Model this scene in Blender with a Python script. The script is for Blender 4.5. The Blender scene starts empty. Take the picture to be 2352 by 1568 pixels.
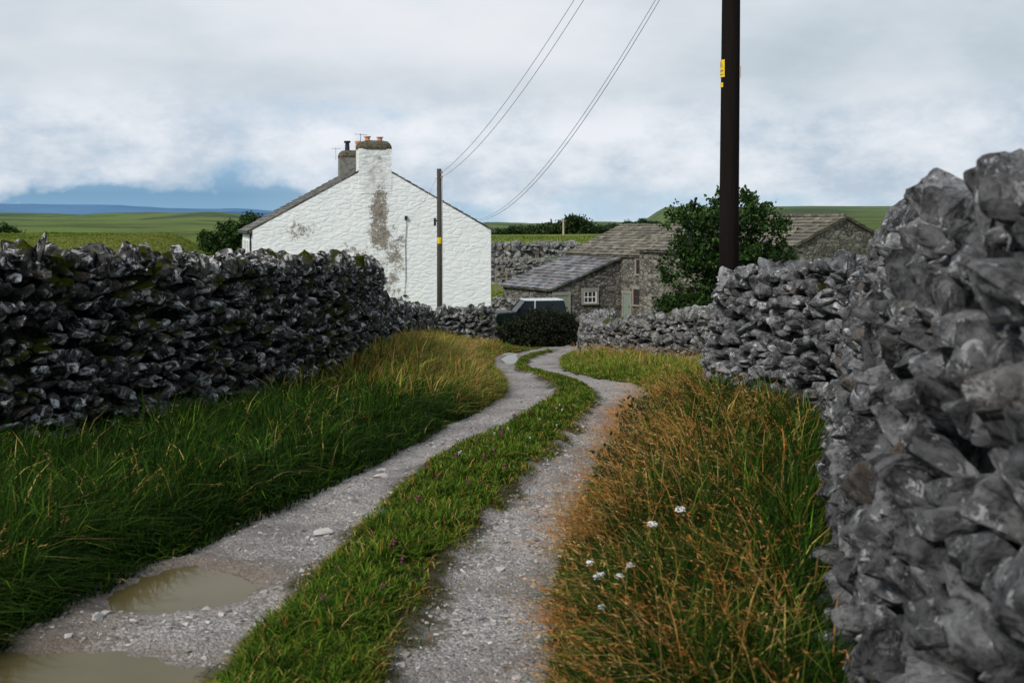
import bpy, bmesh, math, random
import numpy as np
from mathutils import Vector, Matrix
from mathutils import noise as mnoise
rng=np.random.default_rng(7); random.seed(7)
scene=bpy.context.scene
COL=scene.collection

# ------------------------------------------------------------------ helpers
def link(o,parent=None,label=None,category=None,kind=None,group=None):
    COL.objects.link(o)
    if parent: o.parent=parent
    if label: o["label"]=label
    if category: o["category"]=category
    if kind: o["kind"]=kind
    if group: o["group"]=group
    return o
def empty(name,loc,label,category,group=None):
    e=bpy.data.objects.new(name,None); e.empty_display_size=.3; e.location=loc
    return link(e,None,label,category,None,group)
def mk(name,V,F,mat,parent=None,smooth=False,attrs=None,origin=None,**kw):
    V=np.asarray(V,dtype=np.float64).reshape(-1,3)
    if parent is not None:
        top=parent
        while top.parent: top=top.parent
        off=np.array(top.location)
    else:
        off=np.array(origin) if origin is not None else np.zeros(3)
    V=V-off
    me=bpy.data.meshes.new(name)
    if isinstance(F,np.ndarray): F=[F]
    if isinstance(F,list) and len(F) and isinstance(F[0],np.ndarray):
        me.vertices.add(len(V)); me.vertices.foreach_set("co",V.astype(np.float32).ravel())
        loops=np.concatenate([f.ravel() for f in F]).astype(np.int32)
        tot=np.concatenate([np.full(len(f),f.shape[1]) for f in F]).astype(np.int32)
        st=np.concatenate([[0],np.cumsum(tot)[:-1]]).astype(np.int32)
        me.loops.add(len(loops)); me.loops.foreach_set("vertex_index",loops)
        me.polygons.add(len(tot)); me.polygons.foreach_set("loop_start",st)
        me.update(calc_edges=True)
        me.validate()
    else:
        me.from_pydata([tuple(v) for v in V],[],[tuple(int(i) for i in f) for f in F])
    n=len(me.polygons)
    if isinstance(smooth,np.ndarray) and len(smooth)==n: me.polygons.foreach_set("use_smooth",smooth)
    else: me.polygons.foreach_set("use_smooth",np.full(n,bool(np.any(smooth)) if not isinstance(smooth,bool) else smooth))
    if attrs:
        for k,a in attrs.items():
            a=np.asarray(a,dtype=np.float32)
            if a.ndim==1:
                at=me.attributes.new(k,'FLOAT','POINT'); at.data.foreach_set("value",a)
            else:
                if a.shape[1]==3: a=np.concatenate([a,np.ones((len(a),1),np.float32)],1)
                at=me.attributes.new(k,'FLOAT_COLOR','POINT'); at.data.foreach_set("color",a.ravel())
    me.materials.append(mat)
    me.update()
    o=bpy.data.objects.new(name,me)
    if parent is None: o.location=tuple(off)
    return link(o,parent,**kw)
class Acc:
    def __init__(s): s.v=[];s.f=[];s.n=0
    def add(s,v,f):
        v=[tuple(p) for p in v]
        s.v+=v; s.f+=[tuple(i+s.n for i in q) for q in f]; s.n+=len(v); return s
    def box(s,c,h,ax=None):
        c=Vector(c); ax=ax or (Vector((1,0,0)),Vector((0,1,0)),Vector((0,0,1)))
        P=[c+ax[0]*(h[0]*a)+ax[1]*(h[1]*b)+ax[2]*(h[2]*d) for a,b,d in
           [(-1,-1,-1),(1,-1,-1),(1,1,-1),(-1,1,-1),(-1,-1,1),(1,-1,1),(1,1,1),(-1,1,1)]]
        return s.add(P,[(0,3,2,1),(4,5,6,7),(0,1,5,4),(1,2,6,5),(2,3,7,6),(3,0,4,7)])
    def tube(s,pts,rad,n=8,cap=True):
        pts=[Vector(p) for p in pts]; V=[]
        for i,p in enumerate(pts):
            d=(pts[min(i+1,len(pts)-1)]-pts[max(i-1,0)])
            d=d.normalized() if d.length>1e-9 else Vector((0,0,1))
            a=d.cross(Vector((0,0,1)))
            if a.length<.05: a=d.cross(Vector((0,1,0)))
            a.normalize(); b=d.cross(a)
            r=rad[i] if hasattr(rad,'__len__') else rad
            for k in range(n):
                t=2*math.pi*k/n; V.append(p+a*math.cos(t)*r+b*math.sin(t)*r)
        F=[]
        for i in range(len(pts)-1):
            for k in range(n):
                F.append((i*n+k,i*n+(k+1)%n,(i+1)*n+(k+1)%n,(i+1)*n+k))
        if cap:
            F.append(tuple(range(n-1,-1,-1))); F.append(tuple((len(pts)-1)*n+k for k in range(n)))
        return s.add(V,F)
    def make(s,name,mat,**kw): return mk(name,s.v,s.f,mat,**kw)

T256=rng.random((256,256))
def vnoise(x,y,s=0):
    x=np.asarray(x,float)+s*17.3; y=np.asarray(y,float)+s*9.1
    xi=np.floor(x).astype(int); yi=np.floor(y).astype(int); fx=x-xi; fy=y-yi
    fx=fx*fx*(3-2*fx); fy=fy*fy*(3-2*fy)
    a=T256[xi%256,yi%256];b=T256[(xi+1)%256,yi%256];c=T256[xi%256,(yi+1)%256];d=T256[(xi+1)%256,(yi+1)%256]
    return (a*(1-fx)+b*fx)*(1-fy)+(c*(1-fx)+d*fx)*fy
def fbm(x,y,o=4,s=0):
    r=0;a=.5;t=0
    for i in range(o):
        r=r+a*vnoise(x*2**i,y*2**i,s+i); t+=a; a*=.5
    return r/t
def sst(t):
    t=np.clip(t,0,1); return t*t*(3-2*t)

# ------------------------------------------------------------------ node helpers
class M:
    def __init__(s,name,rough=.85,spec=.3):
        s.m=bpy.data.materials.new(name); s.m.use_nodes=True; s.nt=s.m.node_tree
        s.b=s.nt.nodes["Principled BSDF"]; s.b.inputs["Roughness"].default_value=rough
        s.b.inputs["Specular IOR Level"].default_value=spec
        s.tc=s.nt.nodes.new("ShaderNodeTexCoord"); s.obj=s.tc.outputs["Object"]
    def put(s,sock,v):
        if isinstance(v,bpy.types.NodeSocket): s.nt.links.new(v,sock)
        elif isinstance(v,(tuple,list)) and sock.type=='RGBA' and len(v)==3: sock.default_value=(*v,1)
        else: sock.default_value=v
    def noise(s,scale,detail=5,rough=.55,vec=None,dist=0):
        n=s.nt.nodes.new("ShaderNodeTexNoise"); s.put(n.inputs["Vector"],vec or s.obj)
        n.inputs["Scale"].default_value=scale;n.inputs["Detail"].default_value=detail
        n.inputs["Roughness"].default_value=rough;n.inputs["Distortion"].default_value=dist
        return n.outputs["Fac"]
    def vor(s,scale,vec=None,feature='F1',out="Distance",rnd=1):
        n=s.nt.nodes.new("ShaderNodeTexVoronoi"); n.feature=feature; s.put(n.inputs["Vector"],vec or s.obj)
        n.inputs["Scale"].default_value=scale; n.inputs["Randomness"].default_value=rnd
        return n.outputs[out]
    def scale(s,v,vec=None):
        n=s.nt.nodes.new("ShaderNodeVectorMath"); n.operation='MULTIPLY'; s.put(n.inputs[0],vec or s.obj); n.inputs[1].default_value=v
        return n.outputs[0]
    def warp(s,amt,scale,vec=None):
        n=s.nt.nodes.new("ShaderNodeTexNoise"); s.put(n.inputs["Vector"],vec or s.obj); n.inputs["Scale"].default_value=scale
        m=s.nt.nodes.new("ShaderNodeVectorMath"); m.operation='MULTIPLY_ADD'; s.put(m.inputs[0],n.outputs["Color"])
        m.inputs[1].default_value=(amt,)*3; s.put(m.inputs[2],vec or s.obj); return m.outputs[0]
    def dot(s,v,vec=None):
        n=s.nt.nodes.new("ShaderNodeVectorMath"); n.operation='DOT_PRODUCT'; s.put(n.inputs[0],vec or s.obj); n.inputs[1].default_value=v
        return n.outputs["Value"]
    def ramp(s,fac,stops,interp='LINEAR'):
        n=s.nt.nodes.new("ShaderNodeValToRGB"); s.put(n.inputs[0],fac); cr=n.color_ramp; cr.interpolation=interp
        while len(cr.elements)<len(stops): cr.elements.new(.5)
        for e,(p,c) in zip(cr.elements,stops):
            e.position=p
            if not hasattr(c,'__len__'): c=(c,c,c)
            e.color=(*c,1)
        return n.outputs["Color"]
    def mix(s,f,a,b,blend='MIX'):
        n=s.nt.nodes.new("ShaderNodeMix"); n.data_type='RGBA'; n.blend_type=blend
        s.put(n.inputs[0],f); s.put(n.inputs[6],a); s.put(n.inputs[7],b); return n.outputs[2]
    def math(s,op,a,b=0,c=None,clamp=False):
        n=s.nt.nodes.new("ShaderNodeMath"); n.operation=op; n.use_clamp=clamp
        s.put(n.inputs[0],a); s.put(n.inputs[1],b)
        if c is not None: s.put(n.inputs[2],c)
        return n.outputs[0]
    def mr(s,v,a,b,c=0,d=1):
        n=s.nt.nodes.new("ShaderNodeMapRange"); s.put(n.inputs[0],v)
        for i,q in enumerate((a,b,c,d)): n.inputs[i+1].default_value=q
        return n.outputs[0]
    def attr(s,name,out="Fac"):
        n=s.nt.nodes.new("ShaderNodeAttribute"); n.attribute_name=name; return n.outputs[out]
    def bump(s,h,strength=.5,dist=.02,normal=None):
        n=s.nt.nodes.new("ShaderNodeBump"); n.inputs["Strength"].default_value=strength; n.inputs["Distance"].default_value=dist
        s.put(n.inputs["Height"],h)
        if normal: s.put(n.inputs["Normal"],normal)
        return n.outputs[0]
    def nz(s):
        n=s.nt.nodes.new("ShaderNodeNewGeometry"); q=s.nt.nodes.new("ShaderNodeSeparateXYZ")
        s.nt.links.new(n.outputs["Normal"],q.inputs[0]); return q.outputs[2]
    def pos(s,i):
        n=s.nt.nodes.new("ShaderNodeNewGeometry"); q=s.nt.nodes.new("ShaderNodeSeparateXYZ")
        s.nt.links.new(n.outputs["Position"],q.inputs[0]); return q.outputs[i]
    def out(s,col=None,normal=None,rough=None):
        if col is not None: s.put(s.b.inputs["Base Color"],col)
        if normal is not None: s.put(s.b.inputs["Normal"],normal)
        if rough is not None: s.put(s.b.inputs["Roughness"],rough)
        return s.m
def plain(name,col,rough=.6,var=.25,sc=12,metal=0):
    m=M(name,rough); n=m.noise(sc,6)
    c=m.mix(n,tuple(x*(1-var) for x in col),tuple(min(1,x*(1+var)) for x in col))
    m.b.inputs["Metallic"].default_value=metal
    return m.out(c,m.bump(m.noise(sc*6,4),.15,.005))

def stone_mat(name,dark,light,lichen,lich_col,moss,moss_col,crack=.8,bd=.03,lsc=11,floor=.22,spec=.03,brown=(.11,.072,.042),bs=1.0):
    m=M(name,1.0,spec)
    rnd=m.attr("rnd")
    n1=m.noise(6,9,.7); n2=m.noise(2.2,4)
    c=m.mix(m.ramp(n1,[(.38,0),(.60,1)]),dark,light)
    c=m.mix(.8,c,m.ramp(rnd,[(0,(.01,.01,.01)),(.06,(floor,)*3),(.5,(.60,.59,.58)),(.9,(1,.98,.95)),(1,(1,1,1))]),'MULTIPLY')
    cr=m.ramp(m.noise(5.5,13,.8,dist=1.6),[(.41,0.05),(.48,.75),(.55,1)])
    c=m.mix(crack,c,cr,'MULTIPLY')
    pit=m.ramp(m.noise(34,6,.75),[(.36,.25),(.46,1)]); c=m.mix(.7,c,pit,'MULTIPLY')
    lm=m.ramp(m.noise(lsc,11,.75,dist=.6),[(lichen,0),(lichen+.04,1)])
    lm=m.math('MULTIPLY',lm,m.ramp(rnd,[(0,0),(.06,0),(.25,.5),(.6,1)]))
    c=m.mix(lm,c,lich_col)
    ms=m.math('ADD',n2,m.math('MULTIPLY',m.nz(),.12))
    mm=m.ramp(m.math('ADD',ms,m.math('MULTIPLY',n1,.15)),[(moss,0),(moss+.07,1)])
    c=m.mix(mm,c,moss_col)
    c=m.mix(m.ramp(rnd,[(.90,0),(.92,.55),(.95,.55),(.965,.05)]),c,brown)
    h=m.math('ADD',m.noise(9,14,.82),m.math('MULTIPLY',m.noise(45,6,.7),.25))
    nb=m.bump(h,bs,bd)
    return m.out(c,nb)
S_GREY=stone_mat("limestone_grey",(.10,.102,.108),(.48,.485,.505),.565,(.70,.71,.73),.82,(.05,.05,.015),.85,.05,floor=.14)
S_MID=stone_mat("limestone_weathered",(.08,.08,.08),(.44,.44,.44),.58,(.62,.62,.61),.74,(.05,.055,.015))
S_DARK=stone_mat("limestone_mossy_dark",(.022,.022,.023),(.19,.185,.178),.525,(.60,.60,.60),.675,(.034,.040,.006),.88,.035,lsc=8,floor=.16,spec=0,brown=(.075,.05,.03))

# ------------------------------------------------------------------ terrain
def prof(y): return np.interp(y,[-30,4,7,10,12,14,16,18,22,26,30,36,42,55,72,85,92,104,112,122,132,150,200,400,600,900,1500,9000],
    [.3,0,-.07,-.18,-.28,-.42,-.56,-.7,-1.0,-1.31,-1.62,-2.06,-2.5,-3.4,-4.6,-5.3,-5.3,-3.6,-2.9,-.9,.5,.7,0,.8,2.0,0,-10,-40])
def profL(y): return np.interp(y,[-30,4,12,20,35,50,80,105,150,220,300,450,600,900,1500,9000],[.3,0,-.2,-.5,-.15,.3,.95,.8,-.6,-.6,.5,4.2,8.0,4,-10,-40])
def profR(y): return np.interp(y,[-30,4,20,40,60,90,130,200,300,450,600,800,1500,9000],[.3,.2,-.3,-1.5,-2.5,-3.5,-1,0,2,8.0,12.0,11.5,-10,-40])
TY=[1,2,4.5,6,8,10,12,14,16,18,20,22,24.5,27,30,34,40,48,60,75]
TLo=[-2.7,-2.6,-2.35,-2.1,-1.5,-1.06,-.72,-.37,-.18,-.13,-.16,-.28,-.40,-.42,-.36,.4,1.5,2.4,1.0,-1.0]
TLi=[-1.6,-1.5,-1.2,-1.03,-.85,-.56,.0,.36,.62,.62,.38,.10,.06,.16,.50,1.15,2.2,3.0,3.2,3.4]
TRi=[-.9,-.8,-.51,-.36,.0,.42,.75,1.02,1.22,1.10,.72,.38,.30,.42,.74,1.3,2.3,3.1,3.3,3.5]
TRo=[.0,.1,.2,.28,.56,.90,1.25,1.60,2.02,1.98,1.20,1.0,1.02,1.14,1.35,2.0,3.1,4.2,7.0,9.0]
def smooth_tab(tab):
    Y=np.linspace(0,80,1601); v=np.interp(Y,TY,tab); k=np.ones(25)/25
    vp=np.pad(v,12,mode='edge'); return Y,np.convolve(vp,k,'valid')
LO=smooth_tab(TLo);LI=smooth_tab(TLi);RI=smooth_tab(TRi);RO=smooth_tab(TRo)
lo=lambda y:np.interp(y,*LO); li=lambda y:np.interp(y,*LI); ri=lambda y:np.interp(y,*RI); ro=lambda y:np.interp(y,*RO)
def G(x,y):
    x=np.asarray(x,float); y=np.asarray(y,float)
    z=(prof(y-1)+prof(y)+prof(y+1)+prof(y-2)+prof(y+2))/5
    yy=np.maximum(0,y-60)
    wl=sst((-x-(12+yy*.18))/(8+yy*.08))
    wl=np.maximum(wl*sst((y-15)/20), sst((-x-5)/6)*sst((y-10)/10)*sst((48-y)/15)*.8*sst((-x-3)/4))
    wr=sst((x-(6+.100*y))/(7+.018*y))
    z=z*(1-wl)+profL(y)*wl
    z=z*(1-wr)+profR(y)*wr
    z=z+.8*sst((x-4)/8)*sst((y-55)/15)*sst((110-y)/15)*(1-wr)
    z=z+.32*sst((lo(y)-.6-x)/1.0)*sst((y-13)/4)*sst((33-y)/6)*sst((x+6)/2)
    z=z+.10*sst((x-ro(y)-.2)/.8)*sst((20-y)/4)
    z=z+(fbm(x*.35,y*.35,3,3)-.5)*.10*sst((40-np.abs(y-20))/20)
    z=z+(fbm(x*.04+5,y*.04,4,5)-.5)*np.where(x<-12,1.6,.55)*sst((y-45)/60)
    z=z+(fbm(x*.009+5,y*.009,4,6)-.5)*(11-5*wr)*sst((y-180)/300)
    return z
PUD=[(-1.66,5.80,.36,.36),(-1.95,4.42,.66,.46),(-.05,27.5,.2,1.0)]
def TRK(x,y):
    z=G(x,y)
    L,l2,r2,R=lo(y),li(y),ri(y),ro(y)
    st=sst((x-l2+.08)/.16)*sst((r2+.08-x)/.16)
    z=z+.012+.035*st-.02*(1-st)
    z=z+(fbm(x*2.2,y*2.2,3,11)-.5)*.06*(1-st)+(fbm(x*13,y*13,3,12)-.5)*.020
    for (px,py,rx,ry) in PUD:
        q=np.sqrt(((x-px)/rx)**2+((y-py)/ry)**2)+(fbm(x*4,y*4,3,20)-.5)*.7
        w=sst((1.9-q)/.8)
        z0=float(G(px,py))-.01
        bowl=z0-.035+.035*np.clip(q,0,1.7)**2+(fbm(x*13,y*13,3,12)-.5)*.014
        z=z*(1-w)+bowl*w
    return z
def graded(a,b,fine_lo,fine_hi,step,g=1.12):
    v=list(np.arange(fine_lo,fine_hi,step)); s=step;p=v[-1]
    while p<b: s*=g;p+=s;v.append(p)
    s=step;p=v[0];w=[]
    while p>a: s*=g;p-=s;w.append(p)
    return np.array(w[::-1]+v)
gx=graded(-7000,7000,-7,7,.16,1.06); gy=graded(-60,9000,1,34,.18,1.04)
X,Y=np.meshgrid(gx,gy); Z=G(X,Y)
ins=sst((X-lo(Y)-.02)/.12)*sst((ro(Y)-.02-X)/.12)*(Y>0)*(Y<74)
Z=Z-.14*ins
nx,ny=len(gx),len(gy)
idx=np.arange(nx*ny).reshape(ny,nx)
Fg=np.stack([idx[:-1,:-1],idx[:-1,1:],idx[1:,1:],idx[1:,:-1]],-1).reshape(-1,4)
m=M("meadow_ground",.95,.05)
y_=m.pos(1)
c=m.mix(m.ramp(m.noise(.10,8,.65),[(.35,0),(.65,1)]),(.065,.12,.014),(.19,.20,.045))
vs=m.scale((1,2.6,1))
c2=m.mix(m.ramp(m.noise(.012,10,.72,vs,dist=.5),[(.42,0),(.56,1)]),(.032,.048,.022),(.115,.165,.035))
c2=m.mix(m.ramp(m.noise(.03,9,.7,vs),[(.52,0),(.62,.6)]),c2,(.16,.15,.06))
c2=m.mix(m.ramp(m.noise(.05,10,.75,m.scale((1,4,1))),[(.58,0),(.62,.8)]),c2,(.022,.032,.018))
c=m.mix(m.mr(y_,140,260),c,c2)
c=m.mix(m.ramp(m.noise(.9,7,.7),[(.4,0),(.75,.5)]),c,(.06,.085,.014))
c=m.mix(m.mr(y_,30,45),m.mix(m.noise(6,5),(.012,.018,.005),(.04,.045,.015)),c)
c=m.mix(m.mr(y_,260,900,0,.22),c,(.13,.22,.26))  # distance haze painted into the ground colour, growing with y
c=m.mix(m.mr(y_,900,3500,0,.7),c,(.13,.24,.36))  # stronger blue haze in the colour towards the horizon
MG=m.out(c,m.bump(m.noise(3,8,.8),.6,.15))
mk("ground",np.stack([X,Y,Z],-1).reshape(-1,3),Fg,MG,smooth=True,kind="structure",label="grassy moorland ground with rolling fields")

def ridge(name,d,pts,mat,depth,label):
    xs=np.linspace(pts[0][0],pts[-1][0],160); zs=np.interp(xs,[p[0] for p in pts],[p[1] for p in pts])
    zs=zs+(fbm(xs*6/d*3,xs*0+2,4,8)-.5)*d*.004
    V=[];n=len(xs)
    for k,(t,h) in enumerate([(-1,0),(-.6,.45),(-.25,.85),(0,1),(.6,.6),(1.4,0)]):
        for x,z in zip(xs,zs): V.append((x,d+t*depth,-45+(z+45)*h))
    V=np.array(V); I=np.arange(6*n).reshape(6,n)
    F=np.stack([I[:-1,:-1],I[:-1,1:],I[1:,1:],I[1:,:-1]],-1).reshape(-1,4)
    mk(name,V,F,mat,smooth=True,kind="structure",label=label)
m=M("far_hill_haze",1,0); cc=m.mix(m.ramp(m.noise(.0016,7,.65),[(.35,0),(.7,1)]),(.085,.175,.30),(.12,.22,.36)); FH=m.out(cc)  # aerial haze painted as the hill's blue base colour
m=M("far_hill_nearer_haze",1,0); cc=m.mix(m.ramp(m.noise(.003,7,.65),[(.35,0),(.7,1)]),(.055,.13,.23),(.08,.16,.27)); FH2=m.out(cc)  # nearer ridge, its haze likewise put into the blue colour
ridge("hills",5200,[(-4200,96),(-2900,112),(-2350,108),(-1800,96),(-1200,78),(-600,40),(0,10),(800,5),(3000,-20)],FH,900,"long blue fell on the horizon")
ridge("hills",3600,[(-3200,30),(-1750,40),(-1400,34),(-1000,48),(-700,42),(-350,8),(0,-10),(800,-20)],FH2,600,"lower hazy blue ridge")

# ------------------------------------------------------------------ track
ys=[1.4]
while ys[-1]<72:
    y=ys[-1]; ys.append(y+(.026 if y<9 else .026+(y-9)*.012))
ys=np.array(ys); K=130; t=np.linspace(0,1,K)
Lx=lo(ys)-.3; Rx=ro(ys)+.3
XX=Lx[:,None]*(1-t)+Rx[:,None]*t; YY=np.repeat(ys[:,None],K,1)
edge=np.minimum(XX-(Lx[:,None]),Rx[:,None]-XX)
ZZ=TRK(XX,YY)-.10*sst((.28-edge)/.25)
stv=sst((XX-li(YY)+.10+ (fbm(XX*5,YY*5,3,31)-.5)*.35)/.14)*sst((ri(YY)+.10-XX+(fbm(XX*5,YY*5,3,32)-.5)*.35)/.14)
stv=stv*sst((36-YY)/5)
edm=np.maximum(sst((lo(YY)+.16-XX+(fbm(XX*5,YY*5,3,33)-.5)*.4)/.2),sst((XX-ro(YY)+.16+(fbm(XX*5,YY*5,3,34)-.5)*.4)/.2))
mud=np.zeros_like(XX)
for (px,py,rx,ry) in PUD:
    q=np.sqrt(((XX-px)/rx)**2+((YY-py)/ry)**2)+(fbm(XX*3,YY*3,4,20)-.5)*1.8
    mud=np.maximum(mud,sst((2.0-q)/1.3))
mud=np.maximum(mud,.85*sst((li(YY)-.25-XX)/.6)*sst((7.2-YY)/1.5)*sst(fbm(XX*2,YY*2,3,22)*3-.7))
mud=np.maximum(mud,.55*edm)
I=np.arange(XX.size).reshape(XX.shape)
Ft=np.stack([I[:-1,:-1],I[:-1,1:],I[1:,1:],I[1:,:-1]],-1).reshape(-1,4)
m=M("gravel_surface",.9,.1)
wv=m.warp(.02,30)
v1=m.vor(46,wv,out="Color"); v1d=m.vor(46,wv); v2=m.vor(120,wv,out="Color"); v2d=m.vor(120,wv)
sep=m.ramp(v1,[(0,(.08,.074,.071)),(.35,(.24,.22,.21)),(.7,(.44,.40,.385)),(1,(.80,.76,.73))])
sep2=m.ramp(v2,[(0,(.11,.10,.095)),(.5,(.35,.325,.31)),(1,(.66,.62,.60))])
c=m.mix(m.ramp(m.noise(5,5),[(.45,0),(.55,1)]),sep2,sep)
c=m.mix(m.ramp(m.noise(1.6,7,.65),[(.38,.0),(.62,.45)]),c,(.44,.385,.35))
c=m.mix(m.ramp(m.noise(.8,6,.7),[(.47,0),(.62,.7)]),c,(.15,.137,.135))
gaps=m.ramp(m.vor(46,wv,feature='DISTANCE_TO_EDGE'),[(0,.4),(.12,1)]); c=m.mix(.7,c,gaps,'MULTIPLY')
c=m.mix(m.math('MULTIPLY',m.attr("mud"),.8),c,m.mix(m.noise(12,6),(.10,.072,.05),(.21,.165,.125)))
c=m.mix(m.attr("strip"),c,m.mix(m.noise(9,5),(.03,.035,.012),(.085,.07,.035)))
h=m.math('ADD',m.math('MULTIPLY',m.math('SUBTRACT',1,v1d),.8),m.math('MULTIPLY',v2d,-.4))
h=m.math('ADD',h,m.noise(30,5))
GRV=m.out(c,m.bump(h,1.0,.015),m.ramp(m.attr("mud"),[(0,.9),(1,.55)]))
mk("track",np.stack([XX,YY,ZZ],-1).reshape(-1,3),Ft,GRV,smooth=True,attrs={"strip":stv.ravel(),"mud":mud.ravel()},kind="structure",label="rutted pale gravel farm track with a grassy middle")

m=M("puddle_water",.06,.25); m.b.inputs["IOR"].default_value=1.33
PW=m.out(m.mix(m.noise(3,4),(.085,.066,.026),(.13,.105,.045)),m.bump(m.noise(9,2),.03,.01))
for i,(px,py,rx,ry) in enumerate(PUD):
    n=48; z0=float(G(px,py))-.014
    V=[(px+math.cos(a)*rx*1.45,py+math.sin(a)*ry*1.45,z0) for a in np.linspace(0,2*math.pi,n,endpoint=False)]
    mk("puddle",[(px,py,z0)]+V,[(0,1+k,1+(k+1)%n) for k in range(n)],PW,kind="structure",label="muddy puddle lying in the track rut")

# ------------------------------------------------------------------ rocks
def hullrock(cuts,npts):
    bm=bmesh.new()
    P=rng.normal(size=(npts,3)); P/=(np.abs(P)**4.5).sum(1)[:,None]**(1/4.5); P*=rng.uniform(.78,1.08,(npts,1))
    for p in P: bm.verts.new(p)
    r=bmesh.ops.convex_hull(bm,input=bm.verts)
    dele=[v for v in bm.verts if not v.link_faces]
    bmesh.ops.delete(bm,geom=dele,context='VERTS')
    bmesh.ops.triangulate(bm,faces=bm.faces[:])
    if cuts:
        bmesh.ops.subdivide_edges(bm,edges=bm.edges[:],cuts=cuts,use_grid_fill=True)
        bmesh.ops.triangulate(bm,faces=bm.faces[:])
        bmesh.ops.smooth_vert(bm,verts=bm.verts[:],factor=.5 if cuts<4 else .3,use_axis_x=True,use_axis_y=True,use_axis_z=True)
        off=Vector(rng.uniform(0,50,3))
        bm.normal_update()
        for v in bm.verts:
            # chips and roughness, never enough to hide the flat fracture faces
            a=mnoise.fractal(v.co*2.6+off,.6,2.2,6 if cuts>3 else 3); cell=mnoise.cell(v.co*2.3+off)
            b=mnoise.ridged_multi_fractal(v.co*1.5+off,1.0,2.1,4,1.0,2.0)
            v.co+=v.normal*(a*.05+cell*.035-max(0,b-1.35)*.09)
    bm.verts.index_update()
    V=np.array([v.co[:] for v in bm.verts]); F=np.array([[v.index for v in f.verts] for f in bm.faces]); bm.free(); return V,F
ROCK={1:[hullrock(0,9) for i in range(24)],2:[hullrock(0,14) for i in range(40)],3:[hullrock(2,13) for i in range(44)],4:[hullrock(6,13) for i in range(36)]}
def rotm(ax,a):
    return np.array(Matrix.Rotation(a,3,Vector(ax)))
class RockAcc:
    def __init__(s): s.V=[];s.F=[];s.R=[];s.S=[];s.n=0
    def rock(s,level,pos,axes,scale,rnd):
        L=ROCK[level]; W,F=L[rng.integers(len(L))]
        fl=rng.choice([-1,1],3); W=W*fl
        if fl.prod()<0: F=F[:,::-1]
        if np.linalg.det(axes)<0: F=F[:,::-1]
        V=(W*scale)@axes+pos
        s.V.append(V); s.F.append(F+s.n); s.R.append(np.full(len(V),rnd)); s.S.append(np.zeros(len(F),bool)); s.n+=len(V)
    def raw(s,V,F,rnd):
        s.V.append(V); s.F.append(F+s.n); s.R.append(np.full(len(V),rnd)); s.S.append(np.zeros(len(F),bool)); s.n+=len(V)
    def make(s,name,mat,**kw):
        return mk(name,np.concatenate(s.V),np.concatenate(s.F),mat,smooth=np.concatenate(s.S),attrs={"rnd":np.concatenate(s.R)},**kw)

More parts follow.
